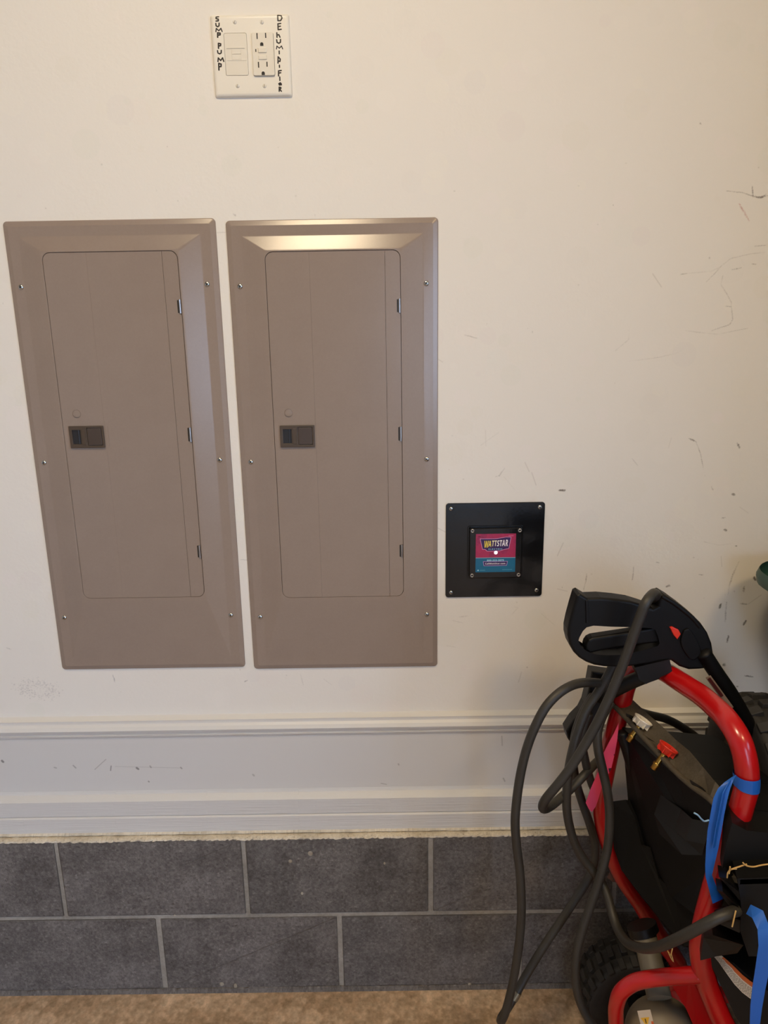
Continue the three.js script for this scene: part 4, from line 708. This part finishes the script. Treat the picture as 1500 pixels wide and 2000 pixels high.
{
  const t = thing('blue_tape', 'blue masking tape wrapped round the near red leg, its end hanging', 'tape');
  const c = V([0.5176, 0.8235, 0.465]), up = V([0.5162, 0.8437, 0.465]).sub(V([0.5192, 0.8014, 0.465])).normalize();
  const band = new THREE.CylinderGeometry(0.0182, 0.0178, 0.021, 28, 4, true), p = band.attributes.position;
  for (let i = 0; i < p.count; i++) { const a = Math.atan2(p.getZ(i), p.getX(i)), y = p.getY(i); p.setY(i, y - (y < 0 ? 0.004 * Math.cos(a - 0.3) : 0.0015 * Math.cos(a))); p.setX(i, p.getX(i) * (1 + 0.03 * Math.sin(5 * a + y * 300))); }
  band.computeVertexNormals();
  band.applyQuaternion(new THREE.Quaternion().setFromUnitVectors(new THREE.Vector3(0, 1, 0), up)).translate(c.x, c.y, c.z);
  obj('tape_band', band, blueTape, t);
  obj('tape_tail', ribbon([[0.492, 0.8394, 0.478], [0.4822, 0.8354, 0.484], [0.474, 0.8267, 0.488], [0.4694, 0.8116, 0.49], [0.4669, 0.7872, 0.491], [0.4654, 0.7576, 0.491], [0.4648, 0.7318, 0.491], [0.464, 0.7014, 0.491], [0.4641, 0.6838, 0.491], [0.4717, 0.6623, 0.492], [0.4797, 0.6425, 0.495]], [0.006, 0.012, 0.016, 0.018, 0.0175, 0.018, 0.0165, 0.0125, 0.0095, 0.012, 0.018], [[1, 0.6, 0], [1, 0.4, 0.2], [1, 0.2, 0.3], [1, 0.05, 0.3], [1, 0, 0.35], [1, 0, 0.3], [1, 0, 0.2], [1, 0.1, 0.1], [1, 0.3, 0], [1, 0.35, -0.2], [1, 0.2, -0.3]]), blueTape, t);
  obj('tape_fold', ribbon([[0.4819, 0.8391, 0.487], [0.4709, 0.8251, 0.495], [0.4681, 0.8, 0.497], [0.4655, 0.7665, 0.497], [0.4644, 0.7359, 0.496]], [0.004, 0.007, 0.007, 0.008, 0.006], [[1, 0.3, -0.6], [1, 0, -0.8], [1, 0, -0.8], [1, 0, -0.8], [1, 0, -0.7]]), blueTape, t);
  obj('tape_shred', tube([[0.4549, 0.778, 0.492], [0.4477, 0.7788, 0.495], [0.441, 0.7853, 0.499], [0.4333, 0.7951, 0.503], [0.427, 0.8, 0.505]], 0.0012, { radial: 6 }), M(0x9cc4e6, 0.5), t);
  const t2 = obj('blue_tape', ribbon([[0.4969, 0.6743, 0.545], [0.5015, 0.6797, 0.56], [0.5033, 0.6697, 0.575], [0.5049, 0.6452, 0.58], [0.5052, 0.6113, 0.58], [0.504, 0.5767, 0.58], [0.5038, 0.546, 0.58], [0.5051, 0.5149, 0.58], [0.5075, 0.4786, 0.58]], [0.016, 0.018, 0.016, 0.016, 0.017, 0.016, 0.015, 0.014, 0.014], [[0.3, 1, 0], [0.8, 0.7, 0], [1, 0.2, 0.2], [1, 0, 0.3], [1, 0, 0.3], [1, 0, 0.3], [1, 0, 0.2], [1, 0, 0], [1, 0, 0]]), blueTape);
  tag(t2, 'loose blue tape strip hanging below the black engine housing', 'tape');
}
{
  const pink = canvas(128, 512, (c, w, h) => { c.fillStyle = 'rgb(232,70,108)'; c.fillRect(0, 0, w, h); c.strokeStyle = 'rgb(50,14,24)'; c.lineWidth = 9; c.beginPath(); c.moveTo(70, 170); c.lineTo(84, 190); c.lineTo(70, 204); c.moveTo(76, 250); c.lineTo(56, 256); c.lineTo(60, 282); c.lineTo(84, 280); c.lineTo(76, 250); c.stroke(); });
  const m = new THREE.MeshStandardMaterial({ map: pink, roughness: 0.6, side: THREE.DoubleSide });
  const L = [[0.4084, 0.7819, 0.232], [0.4007, 0.7628, 0.234], [0.3912, 0.7437, 0.236], [0.384, 0.7253, 0.236], [0.3824, 0.7046, 0.236], [0.3745, 0.6817, 0.236], [0.3641, 0.6502, 0.236], [0.3571, 0.6225, 0.236], [0.3634, 0.6095, 0.236]], R = [[0.4084, 0.7708, 0.234], [0.4064, 0.7496, 0.236], [0.4035, 0.7263, 0.238], [0.399, 0.6952, 0.238], [0.3926, 0.6775, 0.238], [0.3852, 0.6618, 0.238], [0.3801, 0.6364, 0.238], [0.3756, 0.6172, 0.238], [0.3688, 0.6044, 0.238]];
  const g = ribbon(L.map((p, i) => p.map((v, k) => (v + R[i][k]) / 2)), L.map((p, i) => V(p).distanceTo(V(R[i]))), L.map((p, i) => V(R[i]).sub(V(p)).toArray()), 0.0004);
  const u = new Float32Array(g.attributes.position.count * 2), y0 = L[0][1], y1 = R.at(-1)[1];
  for (let i = 0; i < u.length / 2; i++) { u[2 * i] = (g.attributes.position.getX(i) - 0.37) / 0.06; u[2 * i + 1] = 1 - (y0 - g.attributes.position.getY(i)) / (y0 - y1); }
  g.setAttribute('uv', new THREE.BufferAttribute(u, 2));
  tag(obj('flagging_ribbon', g, m), 'pink plastic ribbon tied to the far red leg', 'ribbon');
}
{
  const straw = M(0xc9a263, 0.8);
  const s1 = thing('straw_tuft', 'dry straw caught on the black engine housing', 'straw');
  for (const pts of [[[0.4617, 0.727, 0.545], [0.4612, 0.737, 0.547], [0.4649, 0.7419, 0.547], [0.473, 0.7409, 0.545]], [[0.4622, 0.7362, 0.548], [0.4614, 0.7486, 0.55]], [[0.4643, 0.7428, 0.548], [0.4782, 0.745, 0.545], [0.488, 0.7456, 0.542]], [[0.4811, 0.7507, 0.545], [0.485, 0.7465, 0.545], [0.4983, 0.7413, 0.542], [0.5079, 0.7436, 0.542], [0.5188, 0.7434, 0.54]], [[0.4793, 0.672, 0.545], [0.4771, 0.6628, 0.547], [0.4752, 0.6483, 0.548]]]) obj('stalk', tube(pts, 0.0011, { radial: 6 }), straw, s1);
  const s2 = thing('straw_tuft', 'dry straw caught between canister and near red leg', 'straw');
  for (const pts of [[[0.4384, 0.4987, 0.44], [0.4409, 0.4928, 0.443], [0.4453, 0.4849, 0.446]], [[0.4435, 0.5126, 0.445], [0.4422, 0.5038, 0.446], [0.4407, 0.4969, 0.447]], [[0.4384, 0.4998, 0.444], [0.4415, 0.4919, 0.446], [0.4452, 0.486, 0.448], [0.4399, 0.502, 0.45]]]) obj('stalk', tube(pts, 0.0009, { radial: 6 }), straw, s2);
}

// ------------------------------------------------------------------ green lawn spreader hung on the wall at the right
{
  const t = thing('lawn_spreader', 'dark green spreader hopper with black knobby wheels at the right edge', 'lawn spreader', [0, 0, 0]);
  const ring = (x0, x1, z0, z1, r, y) => loop(x0, x1, z0, z1, r, 8).map(([x, nz]) => [x, y, -nz]);
  const levels = [[0.665, 1.13, 0.06, 0.44, 0.09, 1.075], [0.66, 1.135, 0.055, 0.445, 0.095, 1.062], [0.662, 1.133, 0.057, 0.443, 0.095, 1.05], [0.682, 1.115, 0.075, 0.425, 0.085, 1.046], [0.692, 1.105, 0.085, 0.415, 0.085, 0.98], [0.72, 1.08, 0.11, 0.39, 0.08, 0.9], [0.80, 1.0, 0.17, 0.33, 0.06, 0.82], [0.86, 0.94, 0.21, 0.29, 0.03, 0.80]].map((l) => [l[0] + 0.02, l[1] + 0.02, l[2], l[3], l[4], l[5] - 0.047]);
  const pos = [], idx = [], m = 36;
  levels.forEach((l) => ring(...l).forEach((p) => pos.push(...p)));
  for (let i = 0; i + 1 < levels.length; i++) for (let k = 0; k < m; k++) { const a = i * m + k, b = i * m + (k + 1) % m; idx.push(a, a + m, b, b, a + m, b + m); }
  const g = new THREE.BufferGeometry();
  g.setAttribute('position', new THREE.Float32BufferAttribute(pos, 3)); g.setIndex(idx);
  obj('hopper', toCreasedNormals(g, 0.6), M(0x24463a, 0.45, { side: THREE.DoubleSide }), t);
  obj('gearbox', rod([0.9, 0.78, 0.25], [0.9, 0.66, 0.24], 0.03), steelDark, t);
  for (const y of [0.93, 0.70]) obj('wall_bracket', rod([0.9, y, y > 0.9 ? 0.1 : 0.26], [0.9, y, 0.0], 0.012), steelDark, t);
  obj('axle', rod([0.64, 0.685, 0.235], [1.16, 0.685, 0.235], 0.009), steel, t);
  const tg = tyreGeo(0.135, 0.085, 22, 0.009).rotateY(Math.PI / 2);
  for (const x of [0.668, 1.13]) {
    const w = obj('wheel', new THREE.CylinderGeometry(0.078, 0.078, 0.06, 28).rotateZ(Math.PI / 2), M(0x33291f, 0.6), t);
    w.position.set(x, 0.685, 0.235);
    obj('tyre', tg, tyreMat, w);
  }
}

renderer.render(scene, camera);
